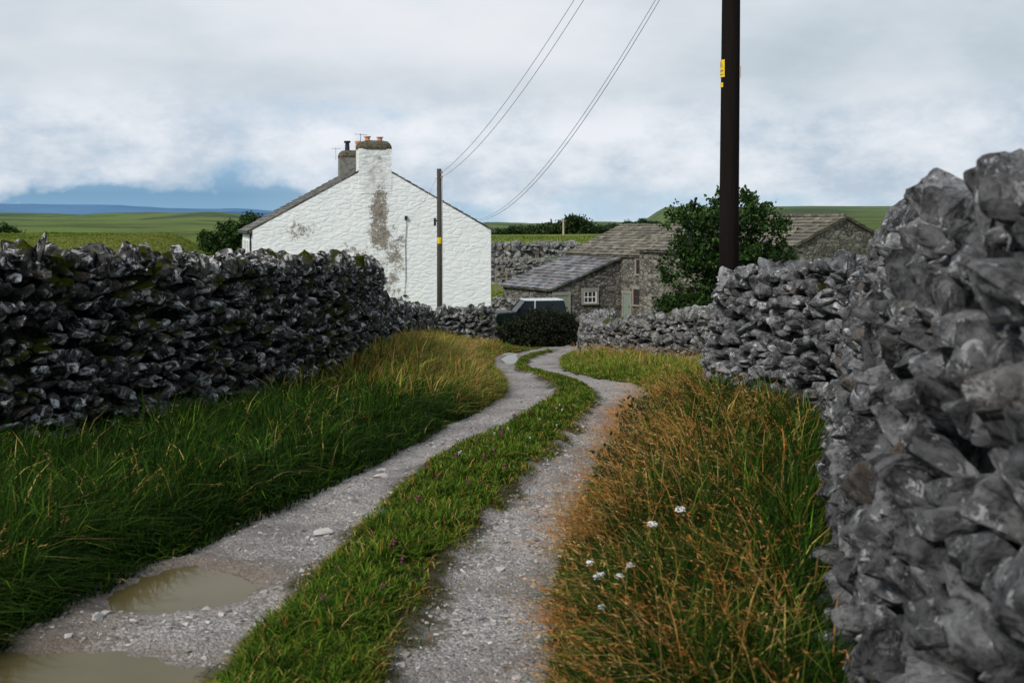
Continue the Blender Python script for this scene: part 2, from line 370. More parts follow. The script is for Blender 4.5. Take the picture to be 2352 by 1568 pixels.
def stone_wall(pts,tb,tt,w,h,mat,label,lod,cop=(.10,.26),coph=.12,name="dry_stone_wall",rotj=.22,cop_tilt=.5,depth=.13,fill=.53):
    P=np.array([p[:2] for p in pts],float); zt=np.array([p[2] for p in pts],float)
    L=np.concatenate([[0],np.cumsum(np.linalg.norm(np.diff(P,axis=0),axis=1))]); n=max(8,int(L[-1]/.12))
    S=np.linspace(0,L[-1],n); C=np.stack([np.interp(S,L,P[:,0]),np.interp(S,L,P[:,1])],1); Zt=np.interp(S,L,zt)
    k=min(9,(n//2)*2-1); 
    if k>=3 and len(pts)>2:
        for j in range(2):
            Cp=np.pad(C,((k//2,k//2),(0,0)),mode='reflect',reflect_type='odd'); C=np.stack([np.convolve(Cp[:,q],np.ones(k)/k,'valid') for q in (0,1)],1)
    D=np.gradient(C,axis=0); D/=np.linalg.norm(D,axis=1)[:,None]; N=np.stack([-D[:,1],D[:,0]],1)
    pc=[];pd=[];pz=[]
    for i in range(n): pc.append(C[i]);pd.append(-N[i]);pz.append(Zt[i])
    for a in np.linspace(0,math.pi,9)[1:-1]:
        pc.append(C[-1]);pd.append(-N[-1]*math.cos(a)+D[-1]*math.sin(a));pz.append(Zt[-1])
    for i in range(n-1,-1,-1): pc.append(C[i]);pd.append(N[i]);pz.append(Zt[i])
    for a in np.linspace(0,math.pi,9)[1:-1]:
        pc.append(C[0]);pd.append(N[0]*math.cos(a)-D[0]*math.sin(a));pz.append(Zt[0])
    pc.append(pc[0]);pd.append(pd[0]);pz.append(pz[0])
    pc=np.array(pc);pd=np.array(pd);pz=np.array(pz)
    tm=(tb+tt)/2; Q=pc+pd*tm; s=np.concatenate([[0],np.cumsum(np.linalg.norm(np.diff(Q,axis=0),axis=1))])
    g=G(pc[:,0],pc[:,1])-.12
    A=RockAcc()
    itp=lambda sv,arr:np.interp(sv,s,arr)
    meanH=float(np.mean(pz-g)); rows=max(3,int(round(meanH/h)))
    ph=rng.uniform(0,10)
    for r in range(rows):
        sv=rng.uniform(0,.1)
        while sv<s[-1]:
            ww=rng.uniform(*w)*(1.35 if rng.random()<.12 else 1)*(1.15-.3*r/rows)
            sc=sv+ww/2; sv+=ww*.93
            if sc>s[-1]: break
            c=np.array([itp(sc,pc[:,0]),itp(sc,pc[:,1])]); d=np.array([itp(sc,pd[:,0]),itp(sc,pd[:,1])]); dn=np.linalg.norm(d)
            if dn<.1: continue
            d/=dn; z1=itp(sc,pz); z0=itp(sc,g); H=z1-z0; rh=H/rows
            wav=.5*math.sin(sc*3.1+r*1.7+ph)+.35*math.sin(sc*7.7-r*2.1+ph)
            v=(r+.5+wav*.55+rng.uniform(-.25,.25))/rows; v=min(max(v,0),1.0)
            off=tb+(tt-tb)*v
            pos=np.array([c[0]+d[0]*off,c[1]+d[1]*off,z0+H*v])
            up=np.array([d[0]*(tt-tb),d[1]*(tt-tb),H]); up/=np.linalg.norm(up)
            tg=np.array([-d[1],d[0],0]); o=np.cross(tg,up); 
            if o[:2]@d<0: o=-o; 
            ax=np.stack([tg,up,o])
            lv=lod(pos,o)
            if lv is None: continue
            ax=ax@rotm(o,rng.normal(0,rotj)).T@rotm(tg,rng.normal(0,rotj*.8)).T@rotm(up,rng.normal(0,rotj*.8)).T
            big=1.0 if rng.random()>.12 else rng.uniform(1.1,1.4)
            dp=depth*rng.uniform(.8,1.3)
            A.rock(lv,pos-o*dp*rng.uniform(.3,.9),ax,np.array([ww*fill,rh*(fill+.08)*rng.uniform(.8,1.3),dp])*big,rng.uniform(.08,1))
    sv=0.02
    while sv<L[-1]:
        ww=rng.uniform(*cop); sc=sv+ww/2; sv+=ww*.8
        c=np.array([np.interp(sc,S,C[:,0]),np.interp(sc,S,C[:,1])]); d=np.array([np.interp(sc,S,D[:,0]),np.interp(sc,S,D[:,1])]); d/=np.linalg.norm(d)
        z1=np.interp(sc,S,Zt)
        nn=max(1,int(round(2*tt/.24)))
        for j in range(nn):
            offn=(-tt+ (j+.5)*2*tt/nn)+rng.uniform(-.05,.05)
            hh=coph*rng.uniform(.4,1.8)
            ax=np.stack([np.array([d[0],d[1],0]),np.array([0,0,1.]),np.array([d[1],-d[0],0])])
            pos=np.array([c[0]+ax[2][0]*offn,c[1]+ax[2][1]*offn,z1+hh*.25+rng.uniform(-.04,.04)])
            lv=lod(pos,-np.array([pos[0],pos[1],0])/max(1,np.hypot(pos[0],pos[1])))
            if lv is None: continue
            ax=ax@rotm(ax[2],rng.normal(0,cop_tilt)).T@rotm(ax[0],rng.normal(0,.25)).T@rotm([0,0,1],rng.normal(0,.4)).T
            A.rock(lv,pos,ax,np.array([ww*.62,hh,tt/nn*1.25]),rng.uniform(.35,.9))
    ib=.14
    n2=len(pc)-1
    Vb=np.concatenate([pc[:-1]+pd[:-1]*(tb-ib),(g[:-1]-.25)[:,None]],1); Vt=np.concatenate([pc[:-1]+pd[:-1]*max(.03,tt-ib),(pz[:-1]-.05)[:,None]],1)
    V=np.concatenate([Vb,Vt]); F=[]
    for i in range(n2):
        j=(i+1)%n2; F+= [[i,j,n2+j],[i,n2+j,n2+i]]
    for i in range(n-1):
        a=n2+i;b=n2+i+1;c_=n2+(n+7+n-1-i);d_=n2+(n+7+n-2-i)
        F+=[[a,b,d_],[a,d_,c_]]
    A.raw(V,np.array(F),0.0)
    o0=(float(C[:,0].mean()),float(C[:,1].mean()),float(g.min()))
    return A.make(name,mat,origin=o0,label=label,category="stone wall")

def lod_f(near,mid):
    def f(p,o):
        d=math.hypot(p[0],p[1]); vis=-(o[0]*p[0]+o[1]*p[1])/max(d,.1)
        if p[1]<1.6: return 1
        if vis<-.35: return 2 if d<14 else 1
        if d<near: return 4
        if d<mid: return 3
        return 2
    return f
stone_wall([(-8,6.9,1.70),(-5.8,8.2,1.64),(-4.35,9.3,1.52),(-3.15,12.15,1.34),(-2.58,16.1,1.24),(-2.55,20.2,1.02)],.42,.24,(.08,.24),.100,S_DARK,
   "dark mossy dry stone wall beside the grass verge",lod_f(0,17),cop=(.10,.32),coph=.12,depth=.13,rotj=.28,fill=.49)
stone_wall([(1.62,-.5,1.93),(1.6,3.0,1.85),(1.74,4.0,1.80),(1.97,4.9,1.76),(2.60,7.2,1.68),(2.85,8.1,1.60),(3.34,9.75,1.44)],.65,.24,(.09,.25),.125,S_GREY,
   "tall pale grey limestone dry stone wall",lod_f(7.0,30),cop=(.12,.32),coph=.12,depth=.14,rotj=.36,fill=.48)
stone_wall([(3.36,9.7,1.42),(2.95,11.2,1.34),(2.48,12.9,1.16),(2.75,13.7,1.12),(4.6,14.5,1.1)],.47,.22,(.08,.20),.105,S_GREY,
   "grey limestone dry stone wall curving beside the track",lod_f(0,25),cop=(.12,.26),coph=.09,rotj=.34,fill=.48)
stone_wall([(-2.75,21.5,.35),(-2.62,25,-.02),(-2.45,32.8,-.72)],.34,.2,(.15,.34),.13,S_DARK,
   "low mossy dry stone wall running down towards the cottage",lod_f(0,0),rotj=.3)
stone_wall([(-2.3,33.6,-.78),(-1.4,33.8,-.74),(-.75,34.3,-.70)],.32,.2,(.14,.3),.12,S_MID,
   "short low grey dry stone wall by the cottage pole",lod_f(0,0),rotj=.3)
stone_wall([(3.1,36,-1.0),(2.15,31.5,-.85),(2.05,29.2,-.74),(2.5,27.8,-.62),(4.4,23.8,-.03),(5.6,22,.2)],.34,.22,(.11,.26),.10,S_MID,
   "low pale dry stone wall round the bend of the track",lod_f(0,0),rotj=.25)
stone_wall([(-1.2,80,-3.3),(2.4,76.5,-3.35)],.35,.25,(.3,.6),.22,S_MID,"low stone wall in front of the outbuilding",lod_f(0,0))
stone_wall([(-9,108,-1.3),(0,105,-1.45),(9,106,-1.5)],.5,.3,(.4,.8),.28,S_MID,"grey field wall crossing the paddock",lod_f(0,0),coph=.2,cop=(.4,.8))
stone_wall([(-9,121,-.1),(0,119,-.2),(7,121,-.25)],.7,.4,(.4,1.3),.4,S_MID,"broken limestone field wall on a grassy bank",lod_f(0,0),coph=.25,cop=(.5,1.2),rotj=.5)

# ------------------------------------------------------------------ grass
m=M("grass_blade",.75,.05)
colr=m.attr("col","Color")
m.out(colr)
tr=m.nt.nodes.new("ShaderNodeBsdfTranslucent"); m.put(tr.inputs["Color"],colr)
mx=m.nt.nodes.new("ShaderNodeMixShader"); mx.inputs[0].default_value=.3
m.nt.links.new(m.b.outputs[0],mx.inputs[1]); m.nt.links.new(tr.outputs[0],mx.inputs[2])
m.nt.links.new(mx.outputs[0],m.nt.nodes["Material Output"].inputs[0])
MGR=m.m
def blades(x,y,z,h,w,lean,col,dirn=None):
    n=len(x); a=rng.uniform(0,2*math.pi,n) if dirn is None else dirn
    dx,dy=np.cos(a),np.sin(a); pa=a+math.pi/2+rng.normal(0,.5,n); wx,wy=np.cos(pa),np.sin(pa)
    V=np.zeros((n,7,3)); C=np.zeros((n,7,3))
    fr=[0,.38,.72,1.0]; wd=[.8,1,.65]
    for i,f in enumerate(fr):
        ho=lean*h*f**2.0; zz=h*(f-.42*np.clip(lean,0,1.5)*f**2.6)
        cx=x+dx*ho; cy=y+dy*ho; cz=z+zz
        if i<3:
            V[:,2*i]=np.stack([cx-wx*w*wd[i]/2,cy-wy*w*wd[i]/2,cz],1); V[:,2*i+1]=np.stack([cx+wx*w*wd[i]/2,cy+wy*w*wd[i]/2,cz],1)
        else: V[:,6]=np.stack([cx,cy,cz],1)
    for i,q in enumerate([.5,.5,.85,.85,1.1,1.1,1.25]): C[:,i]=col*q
    b=np.arange(n)[:,None]*7
    F4=np.concatenate([b+np.array([[0,1,3,2]]),b+np.array([[2,3,5,4]])]); F3=b+np.array([[4,5,6]])
    return V.reshape(-1,3),F4,F3,C.reshape(-1,3)
class GAcc:
    def __init__(s): s.V=[];s.A=[];s.B=[];s.C=[];s.n=0
    def add(s,V,F4,F3,C):
        s.V.append(V); s.A.append(F4+s.n); s.B.append(F3+s.n); s.C.append(C); s.n+=len(V)
    def quads(s,V,C):
        s.V.append(V.reshape(-1,3)); k=len(V); s.A.append(np.arange(k*4).reshape(k,4)+s.n); s.C.append(np.repeat(C,4,0)); s.n+=k*4
    def make(s,name,label,**kw):
        F=[np.concatenate(s.A)]
        if s.B: F.append(np.concatenate(s.B))
        return mk(name,np.concatenate(s.V),F,MGR,attrs={"col":np.clip(np.concatenate(s.C),0,1)},kind="stuff",label=label,category="grass",**kw)
def palette(n,cols,wts):
    cols=np.array(cols); i=rng.choice(len(cols),n,p=np.array(wts)/sum(wts)); c=cols[i]
    return c*rng.uniform(.7,1.3,(n,1))*(1+rng.normal(0,.06,(n,3)))
GD=(.012,.030,.004);GM=(.034,.075,.007);GB=(.10,.17,.014);GY=(.21,.21,.035);ST=(.38,.27,.09);OR=(.35,.17,.04)
LWx=lambda y:np.interp(y,[6.4,7.8,9,12,16,20.5,21,33],[-7.5,-5.5,-4.0,-2.75,-2.2,-2.2,-2.4,-2.1])
def RWx(y): return np.interp(y,[0,3,4.9,8,10.2,11.5,13,13.4,14.2],[.98,.97,1.30,2.15,2.78,2.42,2.02,2.15,4.6])
def sampley(n,a,b,p):
    u=rng.random(n); return (a**(1-p)+u*(b**(1-p)-a**(1-p)))**(1/(1-p))

# left verge
g=GAcc()
n=130000; y=sampley(n,2.6,34,.75)
L=np.maximum(LWx(y),-.50*y-1.2); L=np.where(y<7.5,-.50*y-1.2,L)
Rr=lo(y)+.10*sst((20-y)/4)
x=L+(Rr-L)*rng.random(n)
ed=np.clip((Rr-x)/np.where(y>17,1.1,.5),0,1)
cl=fbm(x*2.5,y*2.5,3,41); cl2=fbm(x*.6,y*.6,3,42); cl3=fbm(x*5,y*5,2,43)
h=(.05+.35*ed**.7)*(.25+1.0*cl+.55*cl3)*rng.uniform(.6,1.35,n)
far=sst((y-11.5)/5)
c1=palette(n,[GD,GM,GB,ST],[.68,.27,.035,.015]); c2=palette(n,[GM,GB,GY,ST,OR],[.18,.26,.24,.21,.11])
wmix=np.clip(far*(.45+1.1*cl2),0,1)
c=np.where((rng.random(n)<wmix)[:,None],c2,c1)
c=c*((1.0+.35*(1-far))*.80*(.6+.85*cl3))[:,None]
z=G(x,y)-.02
w=(.0042+.0007*y)*rng.uniform(.6,1.4,n)
dirn=np.where(rng.random(n)<.40,rng.normal(-.25,.9,n),rng.uniform(0,2*math.pi,n))+ (fbm(x*2.6,y*2.6,2,44)-.5)*6
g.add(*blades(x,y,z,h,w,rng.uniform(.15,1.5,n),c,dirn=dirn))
g.make("grass","long dark green grass along the foot of the mossy wall")

# middle strip
g=GAcc()
n=100000; y=sampley(n,2.4,33,.95)
x=li(y)+(ri(y)-li(y))*rng.random(n)+rng.normal(0,.045,n)*np.where(y>17,.4,1)
cen=1-np.abs((x-(li(y)+ri(y))/2)/((ri(y)-li(y))/2+1e-3)); cen=np.clip(cen,0,1)
cl=fbm(x*4,y*4,3,51)
keep=rng.random(n)<np.clip(.30+cen*1.6+(cl-.5)*2.4,0.04,1)
x,y,cen,cl=x[keep],y[keep],cen[keep],cl[keep]; n=len(x)
h=(.030+.09*cen**.6)*(.30+1.3*cl)*rng.uniform(.6,1.5,n)*np.where(y>15,.5,1)
c=palette(n,[GD,GM,GB,GY,ST,OR],[.18,.34,.35,.07,.04,.02])
edge=cen<.22
c[edge]=palette(int(edge.sum()),[GM,GB,GY,ST,OR],[.25,.3,.2,.14,.11])
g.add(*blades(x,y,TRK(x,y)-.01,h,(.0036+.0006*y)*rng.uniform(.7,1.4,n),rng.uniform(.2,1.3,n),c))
g.make("grass","short bright grass strip between the wheel ruts")

# right verge
g=GAcc()
n=120000; y=sampley(n,2.4,34,.8)
L=ro(y)-.05*sst((17-y)/3); R=np.where(y<13.6,RWx(y),np.interp(y,[13.6,23,24,27.8,30,36],[4.6,5.0,4.0,2.4,1.9,2.3]))
x=L+(R-L)*rng.random(n); ed=np.clip((x-L)/np.where(y>17,.8,.45),0,1)
cl=fbm(x*2.5,y*2.5,3,61); cl2=fbm(x*.8,y*.8,3,62); cl3=fbm(x*5,y*5,2,63)
h=(.05+.29*ed)*(.2+1.1*cl+.5*cl3)*rng.uniform(.6,1.35,n)*np.where(y>15,.75,1.15)
c1=palette(n,[GD,GM,GB,GY,ST,OR],[.60,.27,.06,.02,.03,.02]); c2=palette(n,[GM,GB,GY,ST,OR],[.20,.48,.2,.07,.05])
c=np.where((rng.random(n)<sst((y-12)/4))[:,None],c2,c1)*(.6+.8*cl3)[:,None]
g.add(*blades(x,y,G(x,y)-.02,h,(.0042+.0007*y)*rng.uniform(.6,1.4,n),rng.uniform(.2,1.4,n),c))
g.make("grass","rough dark green verge grass under the wall")

def stalks(g,x,y,h,lean,col,hc,hw=.010,hl=.16,dirn=None,nleaf=12,thin=1.0):
    n=len(x); z=G(x,y)-.02; a=rng.uniform(0,2*math.pi,n) if dirn is None else dirn
    wst=(.0018+.00026*y)*thin
    g.add(*blades(x,y,z,h,wst,lean,col,dirn=a))
    dx,dy=np.cos(a),np.sin(a)
    for k in range(nleaf):
        f=1-(k/nleaf)*hl/ .6*1.2+rng.uniform(-.01,.01,n)
        ho=lean*h*f**2; zz=h*(f-.42*np.clip(lean,0,1.5)*f**2.6)
        p=np.stack([x+dx*ho,y+dy*ho,z+zz],1)
        t=rng.normal(size=(n,3)); t[:,2]=np.abs(t[:,2])*.8; t[:,0]+=dx*1.2; t[:,1]+=dy*1.2; t/=np.linalg.norm(t,axis=1)[:,None]
        s=rng.normal(size=(n,3)); s=np.cross(t,s); s/=np.linalg.norm(s,axis=1)[:,None]
        ll=(rng.uniform(.014,.040,n)*(1+.03*y))[:,None]*(.5+.9*k/nleaf); ww=(hw*.36*thin*rng.uniform(.5,1,n)*(1+.05*y))[:,None]
        V=np.stack([p,p+t*ll*.5+s*ww*.5,p+t*ll,p+t*ll*.5-s*ww*.5],1)
        g.quads(V,hc*rng.uniform(.7,1.3,(n,1)))
g=GAcc()
n=5600; y=sampley(n,3.0,13,.45); L=ro(y)+.03; R=RWx(y)-.02; x=L+(R-L)*rng.random(n)**1.9
cl=fbm(x*2.4,y*2.4,2,71); k=rng.random(n)<np.clip((cl-.38)*4.0,.07,1)*np.clip((y-2.2)/3.2,.4,1); x,y=x[k],y[k]; n=len(x)
h=rng.uniform(.36,.76,n)*np.clip((x-ro(y))/.3,.5,1)
stalks(g,x,y,h,rng.uniform(.3,1.25,n),palette(n,[ST,OR,GY],[.5,.4,.1]),palette(n,[(.52,.22,.06),(.42,.16,.045),(.60,.38,.15)],[.5,.22,.28]),dirn=rng.normal(2.9,1.0,n),nleaf=15,hl=.21,thin=.95)
g.make("seeding_grass","arching rusty seed heads of tall verge grass")
g=GAcc()
n=3800; y=rng.uniform(14,33,n); R=lo(y)-.15-.4*sst((y-16)/2); L=LWx(y)+.05; x=L+(R-L)*rng.random(n)
n2=350; y2=sampley(n2,4,13,.6); L2=np.maximum(LWx(y2),-.5*y2-.5); L2=np.where(y2<7.5,-.5*y2-.5,L2); x2=L2+(lo(y2)-.3-L2)*rng.random(n2)
n3=1000; y3=rng.uniform(13.5,28,n3); R3=np.interp(y3,[13.5,23,24,27.8,30],[4.6,5,4,2.4,1.9]); x3=ro(y3)+.25+(R3-ro(y3)-.25)*rng.random(n3)**.6
x=np.concatenate([x,x2,x3]);y=np.concatenate([y,y2,y3]); n=len(x)
stalks(g,x,y,rng.uniform(.28,.55,n),rng.uniform(.2,.9,n),palette(n,[ST,OR,GY],[.5,.3,.2]),palette(n,[(.48,.28,.09),(.38,.19,.06),(.54,.40,.17)],[.5,.2,.3]),nleaf=8)
g.make("seeding_grass","straw coloured seed heads on the grassy bank")

g=GAcc()
n=34000; y=rng.uniform(22,60,n); x=-(.47*y+2)+rng.random(n)*(.47*y+2-6)*1.0
keep=~((x>-15.5)&(x<0)&(y>49)&(y<64)); x,y=x[keep],y[keep]; 
n3=26000; y3=rng.uniform(34,100,n3); x3=rng.uniform(-6,14,n3); ok=~((x3>lo(y3)-.2)&(x3<ro(y3)+.2)&(y3<72))
ok&=~((x3>-13)&(x3<.5)&(y3>49)&(y3<64)); x=np.concatenate([x,x3[ok]]); y=np.concatenate([y,y3[ok]])
n4=12000; y4=rng.uniform(100,135,n4); x4=rng.uniform(-10,22,n4); x=np.concatenate([x,x4]); y=np.concatenate([y,y4]); 
n5=30000; y5=rng.uniform(60,112,n5); x5=-(.47*y5+2)+rng.random(n5)*(.47*y5-10); x=np.concatenate([x,x5]); y=np.concatenate([y,y5]); n=len(x)
cl=fbm(x*.5,y*.5,3,81); cl2=fbm(x*.10,y*.10,3,82)
h=(.05+.13*cl)*rng.uniform(.6,1.3,n)
tt_=sst((cl2-.38)*4)[:,None]
c=(np.array((.085,.15,.016))*(1-tt_)+np.array((.20,.21,.045))*tt_)*rng.uniform(.85,1.15,(n,1))
g.add(*blades(x,y,G(x,y)-.02,h,.0010*y*rng.uniform(.6,1.3,n),rng.uniform(.1,.9,n),c/1.1))
g.make("grass","sunlit pasture grass in the fields")

# gravel pebbles
A=RockAcc()
for i in range(8000):
    y=float(sampley(1,2.6,16,1.2)[0]); left=rng.random()<.5
    a,b=(float(lo(y)),float(li(y))) if left else (float(ri(y)),float(ro(y)))
    x=a+(b-a)*rng.random()
    if any(((x-p[0])/p[2])**2+((y-p[1])/p[3])**2<1.3 for p in PUD): continue
    s=float(np.clip(rng.lognormal(-4.98,.5),.003,.026))
    A.rock(1,np.array([x,y,float(TRK(x,y))+s*.1]),rotm([0,0,1],rng.uniform(0,6)),np.array([s*1.2,s,s*.6]),rng.uniform(.1,1))
m=M("pebble_stone",.85,.2); c=m.mix(m.attr("rnd"),(.09,.085,.08),(.50,.465,.445)); PB=m.out(m.mix(m.ramp(m.noise(6,3),[(.5,0),(.7,.5)]),c,(.25,.2,.16)),m.bump(m.noise(60,3),.3,.004))
A.make("gravel",PB,kind="stuff",label="loose limestone gravel scattered over the ruts",category="gravel")
for (x,y,sc,lab) in [(-1.02,8.72,(.10,.07,.02),"flat pale stone bedded in the gravel rut"),(-1.15,6.95,(.11,.07,.012),"flat white stone showing through the gravel"),(-1.92,5.23,(.035,.03,.028),"small grey stone beside the puddle"),(-1.06,9.1,(.05,.04,.018),"small pale stone by the grass edge")]:
    A=RockAcc(); A.rock(3,np.array([x,y,float(TRK(x,y))+sc[2]*.3]),rotm([0,0,1],rng.uniform(0,3)),np.array(sc),.95)
    A.make("stone",PB,origin=(x,y,float(TRK(x,y))),label=lab,category="stone")

# ------------------------------------------------------------------ trees, bush
m=M("leaf",.6,.15); colr=m.attr("col","Color"); m.out(colr)
tr=m.nt.nodes.new("ShaderNodeBsdfTranslucent"); m.put(tr.inputs["Color"],colr)
mx=m.nt.nodes.new("ShaderNodeMixShader"); mx.inputs[0].default_value=.25
m.nt.links.new(m.b.outputs[0],mx.inputs[1]); m.nt.links.new(tr.outputs[0],mx.inputs[2]); m.nt.links.new(mx.outputs[0],m.nt.nodes["Material Output"].inputs[0])
MLF=m.m
BARK=plain("bark",(.06,.05,.04),.9,.5,9)
def leafmesh(cl,nl,spread,size,cols,up=.4):
    k=len(cl); P=np.repeat(cl,nl,0)+rng.normal(size=(k*nl,3))*np.repeat(spread,nl)[:,None]*np.array([1,1,.75])
    n=len(P); t=rng.normal(size=(n,3)); t[:,2]+=up; t/=np.linalg.norm(t,axis=1)[:,None]
    s=np.cross(t,rng.normal(size=(n,3))); s/=np.linalg.norm(s,axis=1)[:,None]
    l=size*rng.uniform(.6,1.3,(n,1)); V=np.stack([P,P+t*l*.45+s*l*.32,P+t*l,P+t*l*.45-s*l*.32],1)
    tone=np.repeat(rng.uniform(.5,1.4,k),nl)[:,None]
    C=palette(n,cols,[1]*len(cols))*tone
    return V.reshape(-1,3),np.arange(n*4).reshape(n,4),np.repeat(C,4,0)
def tree(name,base,blobs,ncl,nl,spread,size,cols,tr_r,label,cat,group=None,sprig=0):
    base=np.array(base,float); e=empty(name,tuple(base),label,cat,group)
    blobs=[(np.array(c,float)+base,np.array(r,float)) for c,r in blobs]
    A=Acc(); top=max(b[0][2] for b in blobs)
    fork=base+np.array([0,0,(top-base[2])*.35])
    A.tube([base-np.array([0,0,.2]),base+(fork-base)*.5+np.array([.03,0,0]),fork],[tr_r*1.2,tr_r*.9,tr_r*.75],8)
    for c,r in blobs:
        mid=(fork+c)/2+rng.normal(size=3)*.1*tr_r*5
        A.tube([fork,mid,c],[tr_r*.6,tr_r*.4,tr_r*.15],6)
        for q in range(3):
            d=rng.normal(size=3); d/=np.linalg.norm(d); A.tube([c*.6+mid*.4,c+d*r*.8],[tr_r*.22,tr_r*.05],5)
    A.make("trunk",BARK,parent=e)
    wt=np.array([np.prod(b[1])**(2/3) for b in blobs]); wt/=wt.sum()
    pick=rng.choice(len(blobs),ncl,p=wt); cl=[]
    for i in pick:
        c,r=blobs[i]; d=rng.normal(size=3); d/=np.linalg.norm(d)
        cl.append(c+d*r*(rng.uniform(.35,1.0)**.5)*rng.uniform(.82,1.18))
    cl=np.array(cl); sp=np.full(ncl,spread)*rng.uniform(.6,1.4,ncl)
    V,F,C=leafmesh(cl,nl,sp,size,cols)
    if sprig:
        sv=[]
        for i in rng.choice(len(blobs),sprig,p=wt):
            c,r=blobs[i]; d=rng.normal(size=3); d[2]=abs(d[2])*1.2; d/=np.linalg.norm(d); L_=rng.uniform(1.15,1.38)
            for q in np.linspace(.95,L_,7): sv.append(c+d*r*q)
        V2,F2,C2=leafmesh(np.array(sv),6,np.full(len(sv),spread*.38),size,cols)
        F2=F2+len(V); V=np.concatenate([V,V2]);F=np.concatenate([F,F2]);C=np.concatenate([C,C2])
    mk("crown",V,F,MLF,parent=e,attrs={"col":C})
    return e
DG=[(.014,.036,.008),(.026,.062,.010),(.05,.10,.015),(.018,.042,.013)]
zt=float(G(6.5,35))
tree("tree",(6.5,35,zt),[((-1.0,0,1.9),(.95,1,1.0)),((.2,0,2.5),(1.15,1.1,1.1)),((1.1,.2,2.2),(.95,1,1.0)),((-1.1,-.2,3.6),(.65,.8,.75)),((.55,0,4.25),(.75,.8,.65)),((1.35,0,3.5),(.65,.8,.7)),((-.5,0,3.0),(1.0,1,.9)),((0,0,1.2),(1.3,1,.8)),((-1.3,0,1.0),(.7,.7,.6)),((-.3,0,3.9),(.5,.6,.5)),((1.75,0,2.7),(.5,.6,.5))],
   400,40,.15,.125,DG,.16,"leafy dark green tree beside the stone barn","tree",sprig=120)
bx,by=.78,38.5; bz=float(G(bx,by))
tree("bush",(bx,by,bz),[((-.95,0,.30),(.62,.8,.42)),((-.35,0,.46),(.8,.9,.54)),((.45,0,.62),(.85,.9,.68)),((1.15,.1,.42),(.62,.7,.52)),((-.3,-.3,.25),(1.2,.6,.35)),((.9,-.2,.25),(.8,.6,.35))],
   620,46,.09,.085,[(.012,.016,.009),(.018,.026,.010),(.014,.028,.009),(.026,.022,.015)],.05,"dense dark rounded bush at the track bend","bush",sprig=16)
zq=float(G(-17.4,71)); dq=.7-zq
tree("tree",(-17.4,71,zq),[((-1.0,0,dq+.25),(1.0,1,.55)),((.1,0,dq+.65),(1.1,1,.7)),((1.0,0,dq+1.15),(.8,1,.6)),((-1.6,0,dq+.05),(.6,1,.5)),((1.5,0,dq+.5),(.8,1,.8)),((0,0,dq-.4),(1.5,1,.9)),((1.2,0,dq-1.4),(1,1,1)),((-.5,0,dq-1.5),(1,1,1))],
   330,36,.17,.2,DG,.12,"low windswept tree beside the white cottage","tree",sprig=24)
tree("bush",(-53,118,float(G(-53,118))),[((0,0,.8),(1.0,1,.7)),((.8,0,.5),(.8,1,.6))],120,30,.25,.3,DG,.1,"small dark thorn bush in the pasture","bush")
FT=[(.02,.045,.015),(.035,.06,.02),(.045,.075,.025)]
for px,d,hh,ww in [(1180,190,1.3,2.4),(1215,195,1.5,2.6),(1250,180,1.6,3),(1275,170,1.5,2.4),(1315,165,2.6,3.2),(1340,172,2.2,2.8),(1375,185,1.5,2.2),(1405,260,1.8,3.5),(1440,270,2.4,3),(1475,275,2.8,3),(1500,280,2.0,3),(1145,200,.9,2.0)]:
    x=(px-1176)*d/2600; z=float(G(x,d))
    tree("tree",(x,d,min(z,2.2)),[((-ww*.3,0,hh*.45),(ww*.4,1,hh*.4)),((ww*.25,0,hh*.6),(ww*.4,1,hh*.42)),((0,0,hh*.8),(ww*.3,1,hh*.28))],
       90,24,.28,.42,FT,.12,"small distant tree along the field boundary","tree",group="trees along the far field boundary")

# ------------------------------------------------------------------ buildings
def v3(p,z): return Vector((p[0],p[1],z))
def slates(A,p0,p1,q0,q1,row=.32,wid=(.3,.7),th=.035,lift=.02,jit=.01):
    p0,p1,q0,q1=map(Vector,(p0,p1,q0,q1)); Ls=(q0-p0).length; n=int(Ls/row)
    nrm=(p1-p0).cross(q0-p0).normalized()
    if nrm.z<0: nrm=-nrm
    for i in range(n+1):
        t0=i/n*.985; t1=min(1.0,t0+1.35/n)
        a0=p0.lerp(q0,t0);a1=p1.lerp(q1,t0);b0=p0.lerp(q0,t1);b1=p1.lerp(q1,t1); W=(a1-a0).length; s=-random.uniform(0,.2)
        while s<W:
            w=random.uniform(*wid); e=min(s+w-.012,W); s0=max(s,0); s+=w
            if e-s0<.05: continue
            f0,f1=s0/W,e/W; j=random.uniform(-jit,jit)
            dn=(a0-b0).normalized()*random.uniform(-.02,.03)
            A_=[a0.lerp(a1,f0)+dn,a0.lerp(a1,f1)+dn,b0.lerp(b1,f1),b0.lerp(b1,f0)]
            off=[lift+th+j,lift+th+random.uniform(-jit,jit),lift*.2,lift*.2]
            T=[p+nrm*(o+th) for p,o in zip(A_,off)]; B=[p+nrm*(o) for p,o in zip(A_,off)]
            A.add(B+T,[(0,3,2,1),(4,5,6,7),(0,1,5,4),(1,2,6,5),(2,3,7,6),(3,0,4,7)])
def slabquad(A,p0,p1,q1,q0,th):
    P=[Vector(p) for p in (p0,p1,q1,q0)]; nrm=(P[1]-P[0]).cross(P[3]-P[0]).normalized()
    if nrm.z<0: nrm=-nrm
    A.add([p-nrm*th for p in P]+P,[(0,3,2,1),(4,5,6,7),(0,1,5,4),(1,2,6,5),(2,3,7,6),(3,0,4,7)])
